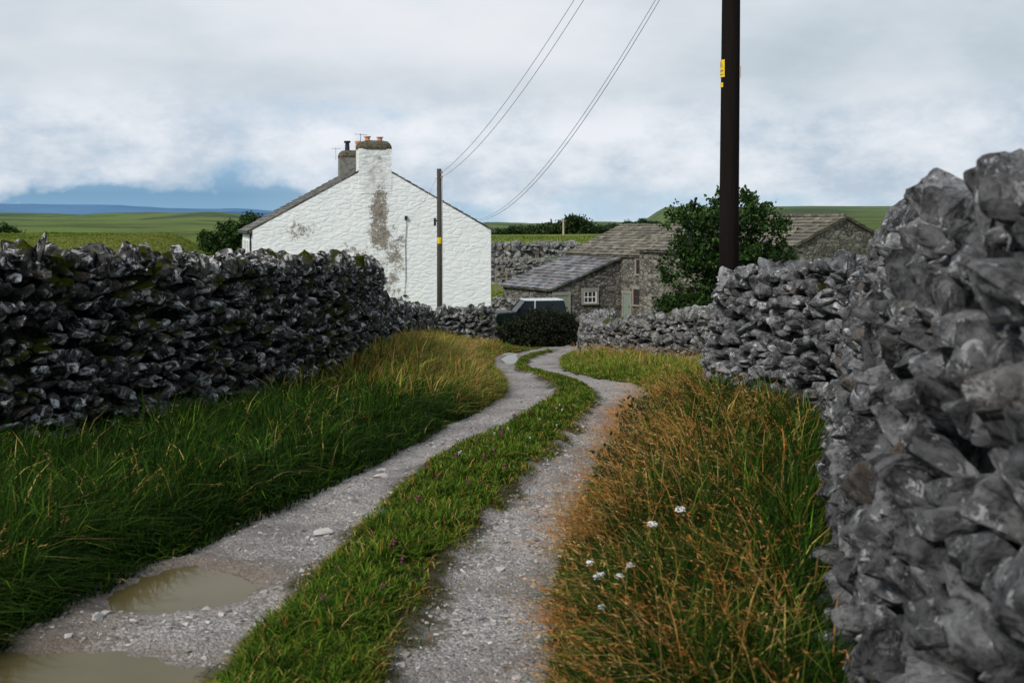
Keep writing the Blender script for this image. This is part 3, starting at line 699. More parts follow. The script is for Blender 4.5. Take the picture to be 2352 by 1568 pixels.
def slate_mat(name,lo_,hi_,moss,rough=.8,patch=None):
    m=M(name,rough,.3); c=m.mix(m.ramp(m.vor(2.2,out="Color"),[(.2,0),(.8,1)]),lo_,hi_)
    c=m.mix(m.ramp(m.noise(1.2,7,.7),[(.45,0),(.7,.7)]),c,moss); c=m.mix(m.ramp(m.noise(5,8,.7),[(.53,0),(.66,.7)]),c,tuple(q*.3 for q in lo_))
    if patch: c=m.mix(m.ramp(m.noise(.55,5,.6),[(.50,0),(.56,.7)]),c,patch)
    return m.out(c,m.bump(m.noise(9,8,.7),.5,.03))
SL_BR=slate_mat("stone_slate_brown",(.10,.090,.074),(.27,.24,.19),(.12,.105,.06),patch=(.085,.078,.065))
SL_GR=slate_mat("stone_slate_grey",(.085,.088,.098),(.25,.26,.275),(.20,.12,.08),.5,patch=(.07,.07,.075))
SL_COT=slate_mat("cottage_slate",(.09,.088,.085),(.22,.21,.20),(.14,.13,.10))
def rubble(name,dark,light):
    m=M(name,.9,.15); w=m.warp(.15,3); vec=m.scale((2.2,2.2,4.0),w)
    c=m.mix(m.ramp(m.vor(1,vec,out="Color"),[(.1,0),(.9,1)]),dark,light)
    e=m.vor(1,vec,feature='DISTANCE_TO_EDGE'); em=m.ramp(e,[(.0,.15),(.11,1)])
    c=m.mix(.9,c,em,'MULTIPLY'); c=m.mix(m.ramp(m.noise(.8,7,.7),[(.4,0),(.7,.6)]),c,tuple(q*.5 for q in dark))
    c=m.mix(m.ramp(m.noise(5,7,.75),[(.56,0),(.63,.7)]),c,(.44,.43,.40))
    return m.out(c,m.bump(m.math('ADD',e,m.noise(6,6)),.9,.09))
RUB=rubble("rubble_wall",(.055,.053,.050),(.21,.20,.18)); RUB2=rubble("rubble_gable",(.085,.079,.066),(.28,.26,.215))
QUOIN=plain("dressed_stone",(.24,.225,.20),.85,.3,5)
GLASS=M("window_glass",.08,.5).out((.03,.035,.04)); WHITE=plain("white_paint",(.72,.73,.72),.5,.06,8)
BROWNW=plain("brown_timber",(.09,.035,.02),.6,.3,8); GREEND=plain("pale_green_door",(.20,.25,.205),.6,.2,6); DARKW=plain("dark_opening_boards",(.025,.025,.022),.8,.3,6)
def opening(parent,c,t,o,w,h,kind,surround=True,frame_mat=None,fill=None):
    c=Vector(c);t=Vector((t[0],t[1],0)).normalized();o=Vector((o[0],o[1],0)).normalized();up=Vector((0,0,1)); ax=(t,o,up)
    fm=frame_mat or WHITE
    if kind=="window":
        A=Acc().box(c+o*.02,(w/2-.02,.015,h/2-.02),ax); W=A.make("window",GLASS,parent=parent)
        A=Acc()
        for s in (-1,1): A.box(c+t*s*(w/2-.03)+o*.045,(.035,.03,h/2),ax)
        for s in (-1,0,1): A.box(c+up*s*(h/2-.03)+o*.042,(w/2-.065,.026,.03),ax)
        for s in ((0,) if w<1 else (-.17*w,.17*w)): A.box(c+t*s+o*.04,(.022,.022,h/2-.07),ax)
        A.make("frame",fm,parent=W)
        par=W
    else:
        A=Acc()
        nb=max(3,int(w/.18))
        for i in range(nb): A.box(c+t*((i+.5)/nb-.5)*w+o*.03,(w/nb/2-.006,.025,h/2),ax)
        D=A.make("door",fill or DARKW,parent=parent); par=D
        A=Acc().box(c+t*w*.35+o*.08,(.02,.03,.07),ax); A.make("handle",DARKW,parent=D)
    if surround:
        A=Acc(); A.box(c+up*(h/2+.11)+o*.05,(w/2+.2,.05,.11),ax)
        for s in (-1,1): A.box(c+t*s*(w/2+.08)+o*.047,(.08,.045,h/2),ax)
        if kind=="window": A.box(c-up*(h/2+.06)+o*.07,(w/2+.16,.08,.06),ax); 
        A.make("sill" if kind=="window" else "frame",QUOIN,parent=par)

# ---- white cottage
O=np.array([-6.28,52.]); gd=np.array([.961,.277]); rd=np.array([-.277,.961])
def cp(a,b,z): p=O+gd*a+rd*b; return Vector((p[0],p[1],z))
ZB=-4.6; EZ=1.62; RZ=4.68; DL=9.2
cot=empty("white_cottage",(O[0],O[1],-3.4),"whitewashed stone cottage with peeling gable and two chimneys","house")
m=M("peeling_whitewash",.75,.2)
a_=m.dot((gd[0],gd[1],0)); zz_=m.math('ADD',m.dot((0,0,1)),-3.4)
def ell(ca,cz,ra,rz,s=1):
    u=m.math('DIVIDE',m.math('SUBTRACT',a_,ca),ra); v=m.math('DIVIDE',m.math('SUBTRACT',zz_,cz),rz)
    q=m.math('ADD',m.math('MULTIPLY',u,u),m.math('MULTIPLY',v,v)); return m.math('MULTIPLY',m.math('SUBTRACT',1,q,clamp=True),s)
st=None
for e in [(.2,2.4,.66,1.7,1.0),(.25,1.3,.85,.9,.95),(-3.5,1.6,1.2,.8,.58),(-1.0,.6,1.9,.8,.56),(.95,.6,.8,1.7,.74),(.5,-.9,1.0,1.8,.68),(-2.6,.3,1.6,.6,.45),(.4,4.6,.5,1.3,.4)]:
    q=ell(*e); st=q if st is None else m.math('MAXIMUM',st,q)
nn=m.noise(3.0,10,.75); nf=m.noise(9,10,.85)
tex=m.math('ADD',m.math('MULTIPLY',nn,.45),m.math('MULTIPLY',nf,.55))
pm=m.math('ADD',m.math('MULTIPLY',st,.22),tex)
pm=m.ramp(pm,[(.63,0),(.655,1)])
wc=m.mix(m.ramp(m.noise(1.1,7,.7),[(.35,0),(.7,1)]),(.80,.82,.84),(.90,.91,.91))
wc=m.mix(m.ramp(m.noise(5,8,.75),[(.60,0),(.72,.25)]),wc,(.50,.50,.49))
grey=ell(0,4.6,1.0,1.9); wc=m.mix(m.math('MULTIPLY',grey,m.ramp(nn,[(.38,.0),(.62,.8)])),wc,(.30,.29,.27))
drip=ell(.3,.8,1.0,3.4,.40); wc=m.mix(m.math('MULTIPLY',drip,m.ramp(m.noise(3,8,.7),[(.4,0),(.65,1)])),wc,(.42,.40,.37))
bare=m.mix(m.ramp(nf,[(.42,0),(.58,1)]),(.12,.10,.085),(.38,.335,.285))
c=m.mix(pm,wc,bare)
vec=m.scale((2.0,2.0,4.4),m.warp(.12,2)); e=m.vor(1,vec,feature='DISTANCE_TO_EDGE')
hb=m.math('ADD',m.math('MULTIPLY',m.ramp(e,[(0,0),(.22,1)]),.42),m.math('SUBTRACT',m.noise(5,8,.65),m.math('MULTIPLY',pm,.4)))
PEEL=m.out(c,m.bump(hb,.55,.05))
A=Acc(); P5=[(-5.5,ZB),(5.5,ZB),(5.5,EZ),(0,RZ),(-5.5,EZ)]
V=[cp(a,0,z) for a,z in P5]+[cp(a,DL,z) for a,z in P5]
A.add(V,[(0,1,2,3,4),(9,8,7,6,5),(0,5,6,1),(1,6,7,2),(0,4,9,5),(2,7,8,3),(3,8,9,4)]); A.make("wall",PEEL,parent=cot)
A=Acc()
for s in (-1,1):
    e0=cp(s*5.72,.04,EZ-.10+.02);e1=cp(s*5.72,DL+.1,EZ-.10+.02);r0=cp(0,.04,RZ+.03);r1=cp(0,DL+.1,RZ+.03)
    slabquad(A,e0,e1,r1,r0,.04); slates(A,e0,e1,r0,r1,.36,(.3,.65),.03,.02)
for i in range(20):
    A.box(cp(0,.25+i*.46,RZ+.13),(.11,.21,.05),(Vector((*gd,0)),Vector((*rd,0)),Vector((0,0,1))))
roof=A.make("roof",SL_COT,parent=cot)
AX=(Vector((*gd,0)),Vector((*rd,0)),Vector((0,0,1)))
m=M("chimney_render",.9,.15); CHR=m.out(m.mix(m.ramp(m.noise(3,8,.7),[(.35,0),(.65,1)]),(.12,.115,.10),(.26,.25,.225)),m.bump(m.noise(8,8,.7),.6,.04))
m=M("mossy_cap",.95,.1); CAPM=m.out(m.mix(m.ramp(m.noise(6,8,.7),[(.35,0),(.65,1)]),(.05,.045,.03),(.17,.15,.11)),m.bump(m.noise(9,8,.8),1,.06))
TERRA=plain("terracotta",(.55,.26,.13),.7,.25,10); BLK=plain("black_metal",(.02,.02,.022),.5,.3,10)
def cap(c,hw,hd,h):
    A=Acc()
    prof_=[(1.06,0),(1.08,.25),(1.0,.6),(.8,.88),(.45,1.0)]; V=[]; n=28
    for s,zf in prof_:
        for k in range(n):
            t=2*math.pi*k/n; cx=math.copysign(abs(math.cos(t))**.45,math.cos(t)); cy=math.copysign(abs(math.sin(t))**.45,math.sin(t))
            r=1+random.uniform(-.03,.03); V.append(Vector(c)+AX[0]*cx*hw*s*r+AX[1]*cy*hd*s*r+Vector((0,0,zf*h+random.uniform(-.015,.015))))
    F=[(i*n+k,i*n+(k+1)%n,(i+1)*n+(k+1)%n,(i+1)*n+k) for i in range(4) for k in range(n)]+[tuple(range(n-1,-1,-1)),tuple(4*n+k for k in range(n))]
    return A.add(V,F)
def pot(c,r,h,mat,par,flare=1.25):
    A=Acc(); c=Vector(c); A.tube([c,c+Vector((0,0,h*.8)),c+Vector((0,0,h*.82)),c+Vector((0,0,h))],[r,r*.85,r*flare,r*flare],14); A.make("chimney_pot",mat,parent=par)
A=Acc().box(cp(0,.42,(3.3+5.36)/2),(.76,.435,(5.36-3.3)/2),AX); ch=A.make("chimney",PEEL,parent=cot,label="white rendered chimney flush with the gable")
cap(cp(0,.42,5.36),.76,.45,.40).make("chimney_cap",CAPM,parent=ch)
pot(cp(-.30,.42,5.70),.13,.26,TERRA,ch); pot(cp(.28,.42,5.70),.13,.24,TERRA,ch)
A=Acc().box(cp(.05,8.5,(3.6+5.45)/2),(.60,.45,(5.45-3.6)/2),AX); ch=A.make("chimney",CHR,parent=cot,label="grey cement rendered chimney")
cap(cp(.05,8.5,5.45),.60,.45,.38).make("chimney_cap",CAPM,parent=ch)
pot(cp(-.12,8.5,5.78),.13,.55,BLK,ch,1.35); pot(cp(.45,8.5,5.74),.15,.60,TERRA,ch,1.1)
A=Acc(); A.tube([cp(.5,7.9,4.6),cp(.5,7.9,6.68)],.014,6); A.tube([cp(.2,7.9,6.66),cp(.85,7.9,6.62)],.009,5)
for q in (.25,.45,.65,.8): A.tube([cp(q,7.7,6.66),cp(q,8.1,6.64)],.006,4)
A.make("aerial",BLK,parent=cot)
A=Acc(); A.tube([cp(-.75,8.3,5.3),cp(-.75,8.3,5.95)],.010,5); A.tube([cp(-1.0,8.3,5.9),cp(-.5,8.3,5.9)],.007,4)
A.make("aerial",BLK,parent=cot)
for b in (1.3,4.6,7.7):
    opening(cot,cp(-5.5,b,.55),rd,-gd,1.1,1.15,"window",surround=False)
A=Acc(); A.tube([cp(-5.7,-.05,EZ-.12),cp(-5.7,DL,EZ-.12)],.06,8); A.tube([cp(-5.58,.25,EZ-.15),cp(-5.56,.25,-3.6)],.04,8); A.make("gutter",BLK,parent=cot)
A=Acc(); A.tube([cp(1.42,-.03,2.25),cp(1.45,-.04,1.9),cp(1.40,-.03,1.0),cp(1.42,-.03,-.6),cp(1.36,-.03,-1.35)],.012,6); A.box(cp(1.42,-.06,2.2),(.06,.05,.08),AX); A.box(cp(1.38,-.05,-1.4),(.09,.03,.04),AX)
A.make("cable",BLK,parent=cot)

# ---- outbuildings
def gable_building(name,F0,f,Ln,hdir,depth,ez,rz,zb,label,wallm,slm):
    F0=np.array(F0,float);f=np.array(f,float);hdir=np.array(hdir,float)
    e=empty(name,(F0[0],F0[1],zb+.6),label,"barn")
    def q(a,b,z): p=F0+f*a+hdir*b; return Vector((p[0],p[1],z))
    A=Acc(); S=[(0,zb),(depth,zb),(depth,ez),(depth/2,rz),(0,ez)]
    V=[q(0,b,z) for b,z in S]+[q(Ln,b,z) for b,z in S]
    A.add(V,[(4,3,2,1,0),(5,6,7,8,9),(0,5,9,4),(1,2,7,6),(0,1,6,5),(4,9,8,3),(3,8,7,2)]); A.make("wall",wallm,parent=e)
    A=Acc(); sl=(rz-ez)/(depth/2)
    for b0 in (0,1):
        be=-.25 if b0==0 else depth+.25; z=ez-.25*sl+.03
        p0=q(-.15,be,z);p1=q(Ln+.15,be,z);r0=q(-.15,depth/2,rz+.03);r1=q(Ln+.15,depth/2,rz+.03)
        slabquad(A,p0,p1,r1,r0,.05); slates(A,p0,p1,r0,r1,.48,(.4,.95),.05,.04,.03)
    n=int(Ln/.6)
    for i in range(n): A.box(q((i+.5)*Ln/n,depth/2,rz+.17+random.uniform(-.03,.03)),(Ln/n*.48,.17,.06),(Vector((*f,0)),Vector((*hdir,0)),Vector((0,0,1))))
    A.make("roof",slm,parent=e)
    return e,q
f=np.array([.504,-.864]);hd=np.array([.864,.504])
barn,q=gable_building("stone_farmhouse",(4.4,88),f,15,hd,10,-.28,1.78,-6.3,"two storey rubble stone farmhouse with mossy slate roof",RUB2,SL_BR)
nrm=-hd
opening(barn,q(9.3,0,-1.06),f,nrm,.85,1.0,"window",frame_mat=BROWNW)
opening(barn,q(7.75,0,-3.95),f,nrm,.8,1.85,"door",fill=GREEND)
opening(barn,q(8.95,0,-3.2),f,nrm,.8,1.1,"window",frame_mat=BROWNW)
opening(barn,q(10.4,0,-3.8),f,nrm,.85,1.9,"door",fill=BROWNW)
opening(barn,q(12.6,0,-1.1),f,nrm,.85,1.0,"window",frame_mat=BROWNW)
b2,q2=gable_building("stone_barn",(14.8,62.5),(-.5,.866),13,(.866,.5),10,.28,2.3,-5,"long stone barn with brown slab slate roof",RUB2,SL_BR)
opening(b2,(16.0,63.2,-1.2),(.866,.5),(.5,-.866),.8,.9,"window",frame_mat=BROWNW)
A0=np.array([2.83,80.]);A1=np.array([7.9,82.]);u=np.array([-3.5,6.]); 
lt=empty("stone_outbuilding",(A0[0],A0[1],-5.3),"single storey stone outbuilding with sloping slate roof","outbuilding")
ZE,ZT=-2.62,-.46
A=Acc(); V=[v3(A0,-6),v3(A1,-6),v3(A1,ZT),v3(A0,ZE),v3(A0+u,-6),v3(A1+u,-6),v3(A1+u,ZT),v3(A0+u,ZE)]
A.add(V,[(0,1,2,3),(5,4,7,6),(4,0,3,7),(1,5,6,2),(3,2,6,7),(0,4,5,1)]); A.make("wall",RUB,parent=lt)
gv=(A1-A0)/np.linalg.norm(A1-A0); un=u/np.linalg.norm(u); sl=(ZT-ZE)/np.linalg.norm(A1-A0)
A=Acc(); p0=v3(A0-gv*.3-un*.2,ZE-.3*sl+.03);p1=v3(A0+u-gv*.3+un*.2,ZE-.3*sl+.03);r0=v3(A1-un*.2,ZT+.03);r1=v3(A1+u+un*.2,ZT+.03)
slabquad(A,p0,p1,r1,r0,.05); slates(A,p0,p1,r0,r1,.50,(.5,1.1),.045,.035,.03); A.make("roof",SL_GR,parent=lt)
no=np.array([gv[1],-gv[0]])
def lq(s,z): return v3(A0+gv*s,z)
opening(lt,lq(.72,-3.95),gv,no,1.05,1.75,"door",fill=GREEND)
opening(lt,lq(2.95,-3.25),gv,no,1.0,.85,"window")

TIM=plain("weathered_timber",(.20,.17,.13),.85,.35,7)
A=Acc(); gx0,gy0=-.95,100.; gz=float(G(gx0,gy0))
for x in (-.5,.45): A.box((gx0+x,gy0,gz+1.05),(.07,.07,1.25))
for z in (.5,.9,1.35,1.9): A.box((gx0,gy0-.02,gz+z),(.5,.03,.05))
A.make("wooden_gate",TIM,origin=(gx0,gy0,gz),label="grey timber sheep gate against the field wall",category="gate")

# ------------------------------------------------------------------ poles
YEL=plain("yellow_sign",(.80,.55,.02),.5,.06,8); BLKP=plain("black_print",(.01,.01,.01),.5,.1,8)
m=M("tarred_pole",.85,.06); v=m.scale((14,14,.9)); POLD=m.out(m.mix(m.noise(1.5,8,.7,v),(.004,.003,.003),(.018,.014,.012)),m.bump(m.noise(1.5,8,.7,v),.5,.02))
m=M("grey_pole",.85,.1); v=m.scale((14,14,.8)); POLG=m.out(m.mix(m.noise(1.5,8,.7,v),(.02,.018,.016),(.10,.088,.078)),m.bump(m.noise(1.5,8,.7,v),.5,.02))
PORC=plain("insulator",(.25,.16,.12),.4,.1,5)
def cylpatch(A,c,R,th0,th1,z0,z1,n=10):
    V=[];F=[]
    for rr in (R,R+.006):
        for i in range(n+1):
            t=th0+(th1-th0)*i/n
            for z in (z0,z1): V.append((c[0]+math.cos(t)*rr,c[1]+math.sin(t)*rr,z))
    k=2*(n+1)
    for i in range(n):
        a=2*i; F+=[(k+a,k+a+2,k+a+3,k+a+1),(a,a+1,a+3,a+2),(a,a+2,k+a+2,k+a),(a+1,k+a+1,k+a+3,a+3)]
    F+=[(0,k,k+1,1),(2*n,2*n+1,k+2*n+1,k+2*n)]
    A.add(V,F)
def wrap(A,c,R,thc,zc,poly):
    V=[(c[0]+math.cos(thc+u/R)*R,c[1]+math.sin(thc+u/R)*R,zc+v_) for u,v_ in poly]; A.add(V,[tuple(range(len(V)))])
def textwrap(txt,size,c,R,thc,zc,mat,parent):
    cu=bpy.data.curves.new("t",'FONT'); cu.body=txt; cu.size=size; cu.align_x='CENTER'
    ob=bpy.data.objects.new("t",cu); COL.objects.link(ob); bpy.context.view_layer.update()
    dg=bpy.context.evaluated_depsgraph_get(); me=bpy.data.meshes.new_from_object(ob.evaluated_get(dg))
    V=[(c[0]+math.cos(thc+v.co.x/R)*R,c[1]+math.sin(thc+v.co.x/R)*R,zc+v.co.y) for v in me.vertices]; F=[tuple(p.vertices) for p in me.polygons]
    bpy.data.objects.remove(ob); mk("lettering",V,F,mat,parent=parent)
def warn_sign(parent,c,R,thc,zc,w,h):
    A=Acc(); cylpatch(A,c,R+.004,thc-w/2/R,thc+w/2/R,zc-h/2,zc+h/2); S=A.make("warning_sign",YEL,parent=parent)
    R2=R+.013; A=Acc(); s=w*.36
    T=[(-s,h*.05),(s,h*.05),(0,h*.05+s*1.7)]; 
    cx=sum(t[0] for t in T)/3;cy=sum(t[1] for t in T)/3; In=[(cx+(a-cx)*.78,cy+(b-cy)*.78) for a,b in T]
    for i in range(3): j=(i+1)%3; wrap(A,c,R2,thc,zc,[T[i],T[j],In[j],In[i]])
    wrap(A,c,R2,thc,zc,[(cx+s*.1,cy+s*.55),(cx-s*.22,cy-s*.05),(cx,cy-s*.02)]); wrap(A,c,R2,thc,zc,[(cx-s*.05,cy+s*.1),(cx+s*.22,cy+s*.05),(cx-s*.08,cy-s*.5)])
    A.make("symbol",BLKP,parent=S)
    textwrap("DANGER",w*.22,c,R2,thc,zc-h*.18,BLKP,S); textwrap("OF DEATH",w*.18,c,R2,thc,zc-h*.38,BLKP,S)
pz=float(G(3.27,17)); ptop=8.3
e1=empty("utility_pole",(3.27,17,pz),"tall black tarred wooden utility pole behind the wall","utility pole")
Acc().tube([(3.255,17,pz-.3),(3.26,17,2),(3.29,17,5.2),(3.30,17,ptop)],[.155,.146,.137,.128],20).make("pole",POLD,parent=e1,smooth=True)
warn_sign(e1,(3.282,17),.142,math.pi+.20,4.16,.16,.26)
A=Acc(); cylpatch(A,(3.282,17),.146,math.pi-.2,math.pi+.55,3.88,3.95); A.make("number_plate",YEL,parent=e1)
A=Acc(); cylpatch(A,(3.282,17),.146,-.35,-.0,4.03,4.20); A.make("number_plate",TERRA,parent=e1)
A=Acc().box((3.28,17,ptop-.25),(.75,.05,.06)); A.make("crossarm",POLD,parent=e1)
ins=[(3.28+o,16.98,ptop-.12) for o in (-.56,-.42,.54,.60)]
for p in ins: Acc().tube([(p[0],p[1],p[2]-.08),(p[0],p[1],p[2]+.02),(p[0],p[1],p[2]+.08)],[.02,.028,.015],8).make("insulator",PORC,parent=e1)
pz=float(G(-3.21,50)); 
e2=empty("utility_pole",(-3.21,50,pz),"weathered grey wooden utility pole in front of the cottage","utility pole")
Acc().tube([(-3.19,50,pz-.5),(-3.2,50,0),(-3.22,50,4.34)],[.125,.115,.10],14).make("pole",POLG,parent=e2,smooth=True)
warn_sign(e2,(-3.2,50),.113,-math.pi/2-.1,1.18,.19,.27)
A=Acc().box((-3.40,49.95,2.0),(.05,.06,.17)); A.box((-3.34,49.95,2.05),(.03,.03,.03)); A.make("junction_box",BLK,parent=e2)
for z in (4.18,3.98): Acc().box((-3.10,49.9,z),(.05,.04,.05)).make("insulator",PORC,parent=e2)
Acc().tube([(-3.085,49.94,3.9),(-3.07,49.94,1),(-3.06,49.94,-3.2)],.02,6).make("conduit",plain("pale_conduit",(.45,.45,.45),.5),parent=e2)
dx,dyy=(1294-1176)*150/2600,150.; dz=float(G(dx,dyy))
e3=empty("utility_pole",(dx,dyy,dz),"small distant wooden pole on the field bank","utility pole")
Acc().tube([(dx,dyy,dz-.3),(dx,dyy,2.8)],[.13,.10],8).make("pole",plain("pale_timber",(.42,.36,.26),.8),parent=e3)  # pale tan wood for the distant pole
Acc().box((dx+.1,dyy,2.5),(.3,.05,.05)).make("crossarm",TIM,parent=e3)
WIRE=plain("wire",(.62,.64,.70),.8,.08,3)
def wire(a,b,sag,label,r=.0105):
    a=Vector(a);b=Vector(b); n=60; P=[]
    for i in range(n+1):
        t=i/n; p=a.lerp(b,t); p.z-=4*sag*t*(1-t); P.append(p)
    A=Acc().tube(P,[r*(.58+.75*(1-i/n)) for i in range(n+1)],6); A.make("power_line",WIRE,origin=tuple(a),label=label,category="cable",smooth=True)
wire((-3.08,49.9,4.2),ins[0],.70,"sagging overhead cable between the two poles")
wire((-3.08,49.9,3.98),ins[1],.85,"sagging overhead cable between the two poles")
wire(tuple(cp(4.85,-.02,2.15)),ins[2],1.40,"overhead cable running to the cottage eave")
wire(tuple(cp(4.95,-.02,2.10)),ins[3],1.44,"overhead cable running to the cottage eave")
wire((-3.3,49.95,4.0),tuple(cp(1.42,-.08,2.3)),.35,"service cable from pole to cottage gable",.009)

# ------------------------------------------------------------------ car
cx,cy=1.05,66.; cz=float(G(cx,cy))+.05
car=empty("parked_car",(cx,cy,cz),"dark green boxy off-road car with white roof parked by the bush","car")
yaw=math.radians(12); ca,sa=math.cos(yaw),math.sin(yaw)
def w(p): return Vector((cx+p[0]*ca-p[1]*sa,cy+p[0]*sa+p[1]*ca,cz-.05+p[2]*1.0))
PAINT=M("dark_green_paint",.45,.2).out((.010,.018,.016))
WROOF=M("white_car_roof",.4,.3).out((.50,.53,.55)); TYRE=plain("tyre_rubber",(.02,.02,.02),.9); RIM=plain("rim_metal",(.45,.45,.47),.35,.1,5,.8); CARGL=M("car_glass",.25,.2).out((.012,.018,.022))
def loft(secs):
    V=[];F=[]
    for x,hw,z0,z1 in secs:
        for yy,zz in [(-hw*.96,z0),(-hw,z0+.12),(-hw,z1-.08),(-hw*.93,z1),(hw*.93,z1),(hw,z1-.08),(hw,z0+.12),(hw*.96,z0)]: V.append(w((x,yy,zz)))
    n=8
    for i in range(len(secs)-1):
        for k in range(n): F.append((i*n+k,i*n+(k+1)%n,(i+1)*n+(k+1)%n,(i+1)*n+k))
    F+=[tuple(range(n-1,-1,-1)),tuple((len(secs)-1)*n+k for k in range(n))]
    return Acc().add(V,F)
loft([(-2.15,.78,.45,.80),(-2.08,.84,.38,.95),(-1.95,.86,.36,1.00),(-1.0,.88,.36,1.04),(-.85,.88,.36,1.04),(1.9,.88,.36,1.04),(2.05,.85,.40,1.0),(2.1,.82,.45,.9)]).make("body",PAINT,parent=car)
def frus(x0,x1,X0,X1,h0,h1,z0,z1):
    return Acc().add([w(p) for p in [(x0,-h0,z0),(x1,-h0,z0),(x1,h0,z0),(x0,h0,z0),(X0,-h1,z1),(X1,-h1,z1),(X1,h1,z1),(X0,h1,z1)]],[(0,3,2,1),(4,5,6,7),(0,1,5,4),(1,2,6,5),(2,3,7,6),(3,0,4,7)])
frus(-.98,1.98,-.42,1.80,.84,.78,1.04,1.68).make("window",CARGL,parent=car)
for s in (-1,1):
    for xa,xb in ((-.99,-.43),(.10,.12),(.95,.93),(1.96,1.79)): Acc().tube([w((xa,s*.85,1.04)),w((xb,s*.79,1.68))],.04,6).make("pillar",WROOF if xa==.10 else PAINT,parent=car)
frus(-.48,1.86,-.38,1.78,.80,.70,1.68,1.73).make("roof",WROOF,parent=car)
for s in (-1,1):
    A=Acc(); A.tube([w((-2.13,s*.62,.80)),w((-2.19,s*.62,.80))],[.10,.09],12); A.make("headlight",WROOF,parent=car)
    for x in (-1.35,1.35):
        A=Acc(); A.tube([w((x,s*.68,.36)),w((x,s*.72,.36)),w((x,s*.88,.36)),w((x,s*.90,.36))],[.33,.37,.37,.33],22); W=A.make("wheel",TYRE,parent=car)
        A=Acc(); A.tube([w((x,s*.89,.36)),w((x,s*.915,.36))],[.22,.20],16); A.make("rim",RIM,parent=W)
    A=Acc(); A.box(w((-.75,s*1.0,1.2)),(.05,.1,.08)); A.make("mirror",PAINT,parent=car)
A=Acc(); A.box(w((-2.16,0,.48)),(.05,.82,.09),(Vector((ca,sa,0)),Vector((-sa,ca,0)),Vector((0,0,1)))); A.make("bumper",BLK,parent=car)

# ------------------------------------------------------------------ flowers & weeds
PET=plain("white_petal",(.80,.80,.78),.6,.05,20); PINK=plain("pink_petal",(.34,.06,.20),.6,.2,20); STEM=plain("green_stem",(.05,.09,.02),.6,.2,10)
def yarrow(x,y,h,s):
    z=float(G(x,y)); e=empty("yarrow_plant",(x,y,z),"white flat topped wild flower in the verge grass","wildflower",group="white wildflowers in the verge")
    lx,ly=rng.normal(0,.02,2); A=Acc(); A.tube([(x,y,z),(x+lx*.5,y+ly*.5,z+h*.6),(x+lx,y+ly,z+h)],[.003,.0025,.002],5)
    for k in range(5):
        a=rng.uniform(0,6.28); b=(x+lx*.3,y+ly*.3,z+h*(.2+.12*k)); A.add([b,(b[0]+math.cos(a)*.03,b[1]+math.sin(a)*.03,b[2]+.02),(b[0]+math.cos(a)*.07,b[1]+math.sin(a)*.07,b[2]+.01),(b[0]+math.cos(a+.3)*.03,b[1]+math.sin(a+.3)*.03,b[2]+.005)],[(0,1,2,3)])
    A.make("stem",STEM,parent=e)
    A=Acc()
    for k in range(40):
        r=s*math.sqrt(rng.random()); a=rng.uniform(0,6.28); c=Vector((x+lx+math.cos(a)*r,y+ly+math.sin(a)*r,z+h+.012+rng.uniform(-.009,.009)-r*.25))
        q=.004+.0025*rng.random(); V=[c+Vector((0,0,.002))]+[c+Vector((math.cos(t)*q,math.sin(t)*q,rng.uniform(-.002,.002))) for t in np.linspace(0,2*math.pi,6)[:-1]]
        A.add(V,[(0,1+i,1+(i+1)%5) for i in range(5)])
    A.make("flower",PET,parent=e)
    A=Acc()
    for k in range(9):
        a=rng.uniform(0,6.28); A.tube([(x+lx,y+ly,z+h-.025),(x+lx+math.cos(a)*s*.7,y+ly+math.sin(a)*s*.7,z+h+.004)],.0008,3)
    A.make("flower_stalk",STEM,parent=e)
for x,y,h,s in [(.63,5.25,.45,.026),(.79,5.3,.47,.026),(.375,5.0,.27,.018),(.43,5.05,.28,.016),(.47,4.95,.30,.018),(.52,5.05,.31,.016),(.40,4.8,.21,.014),(.36,5.15,.30,.014)]: yarrow(x,y,h,s)
def clover(x,y,mat,lab,cat,h=.11,s=.013):
    z=float(TRK(x,y)); e=empty("clover_flower",(x,y,z),lab,cat,group="small flowers in the grass strip")
    Acc().tube([(x,y,z),(x+.01,y,z+h)],.002,4).make("stem",STEM,parent=e)
    A=Acc(); 
    for k in range(26):
        d=rng.normal(size=3); d[2]+=.3; d/=np.linalg.norm(d); c=Vector((x+.01,y,z+h)); t=Vector(d); sd=t.cross(Vector((.3,.5,.8))).normalized()*s*.28
        A.add([c+t*s*.3,c+t*s*.8+sd,c+t*s*1.15,c+t*s*.8-sd],[(0,1,2,3)])
    A.make("flower",mat,parent=e)
for i in range(20):
    y=float(rng.uniform(5.0,12)); x=float(li(y)+(ri(y)-li(y))*rng.uniform(.15,.85)); clover(x,y,PINK,"pink clover flower in the grassy middle of the track","wildflower",h=.10,s=.009+.0009*y)
for i in range(12):
    y=float(rng.uniform(8.6,12.5)); x=float(li(y)+(ri(y)-li(y))*rng.uniform(.2,.9)); clover(x,y,PET,"small white flower in the grassy middle of the track","wildflower",s=.012)
WEED=[(.02,.04,.018),(.03,.055,.02),(.05,.07,.03)]
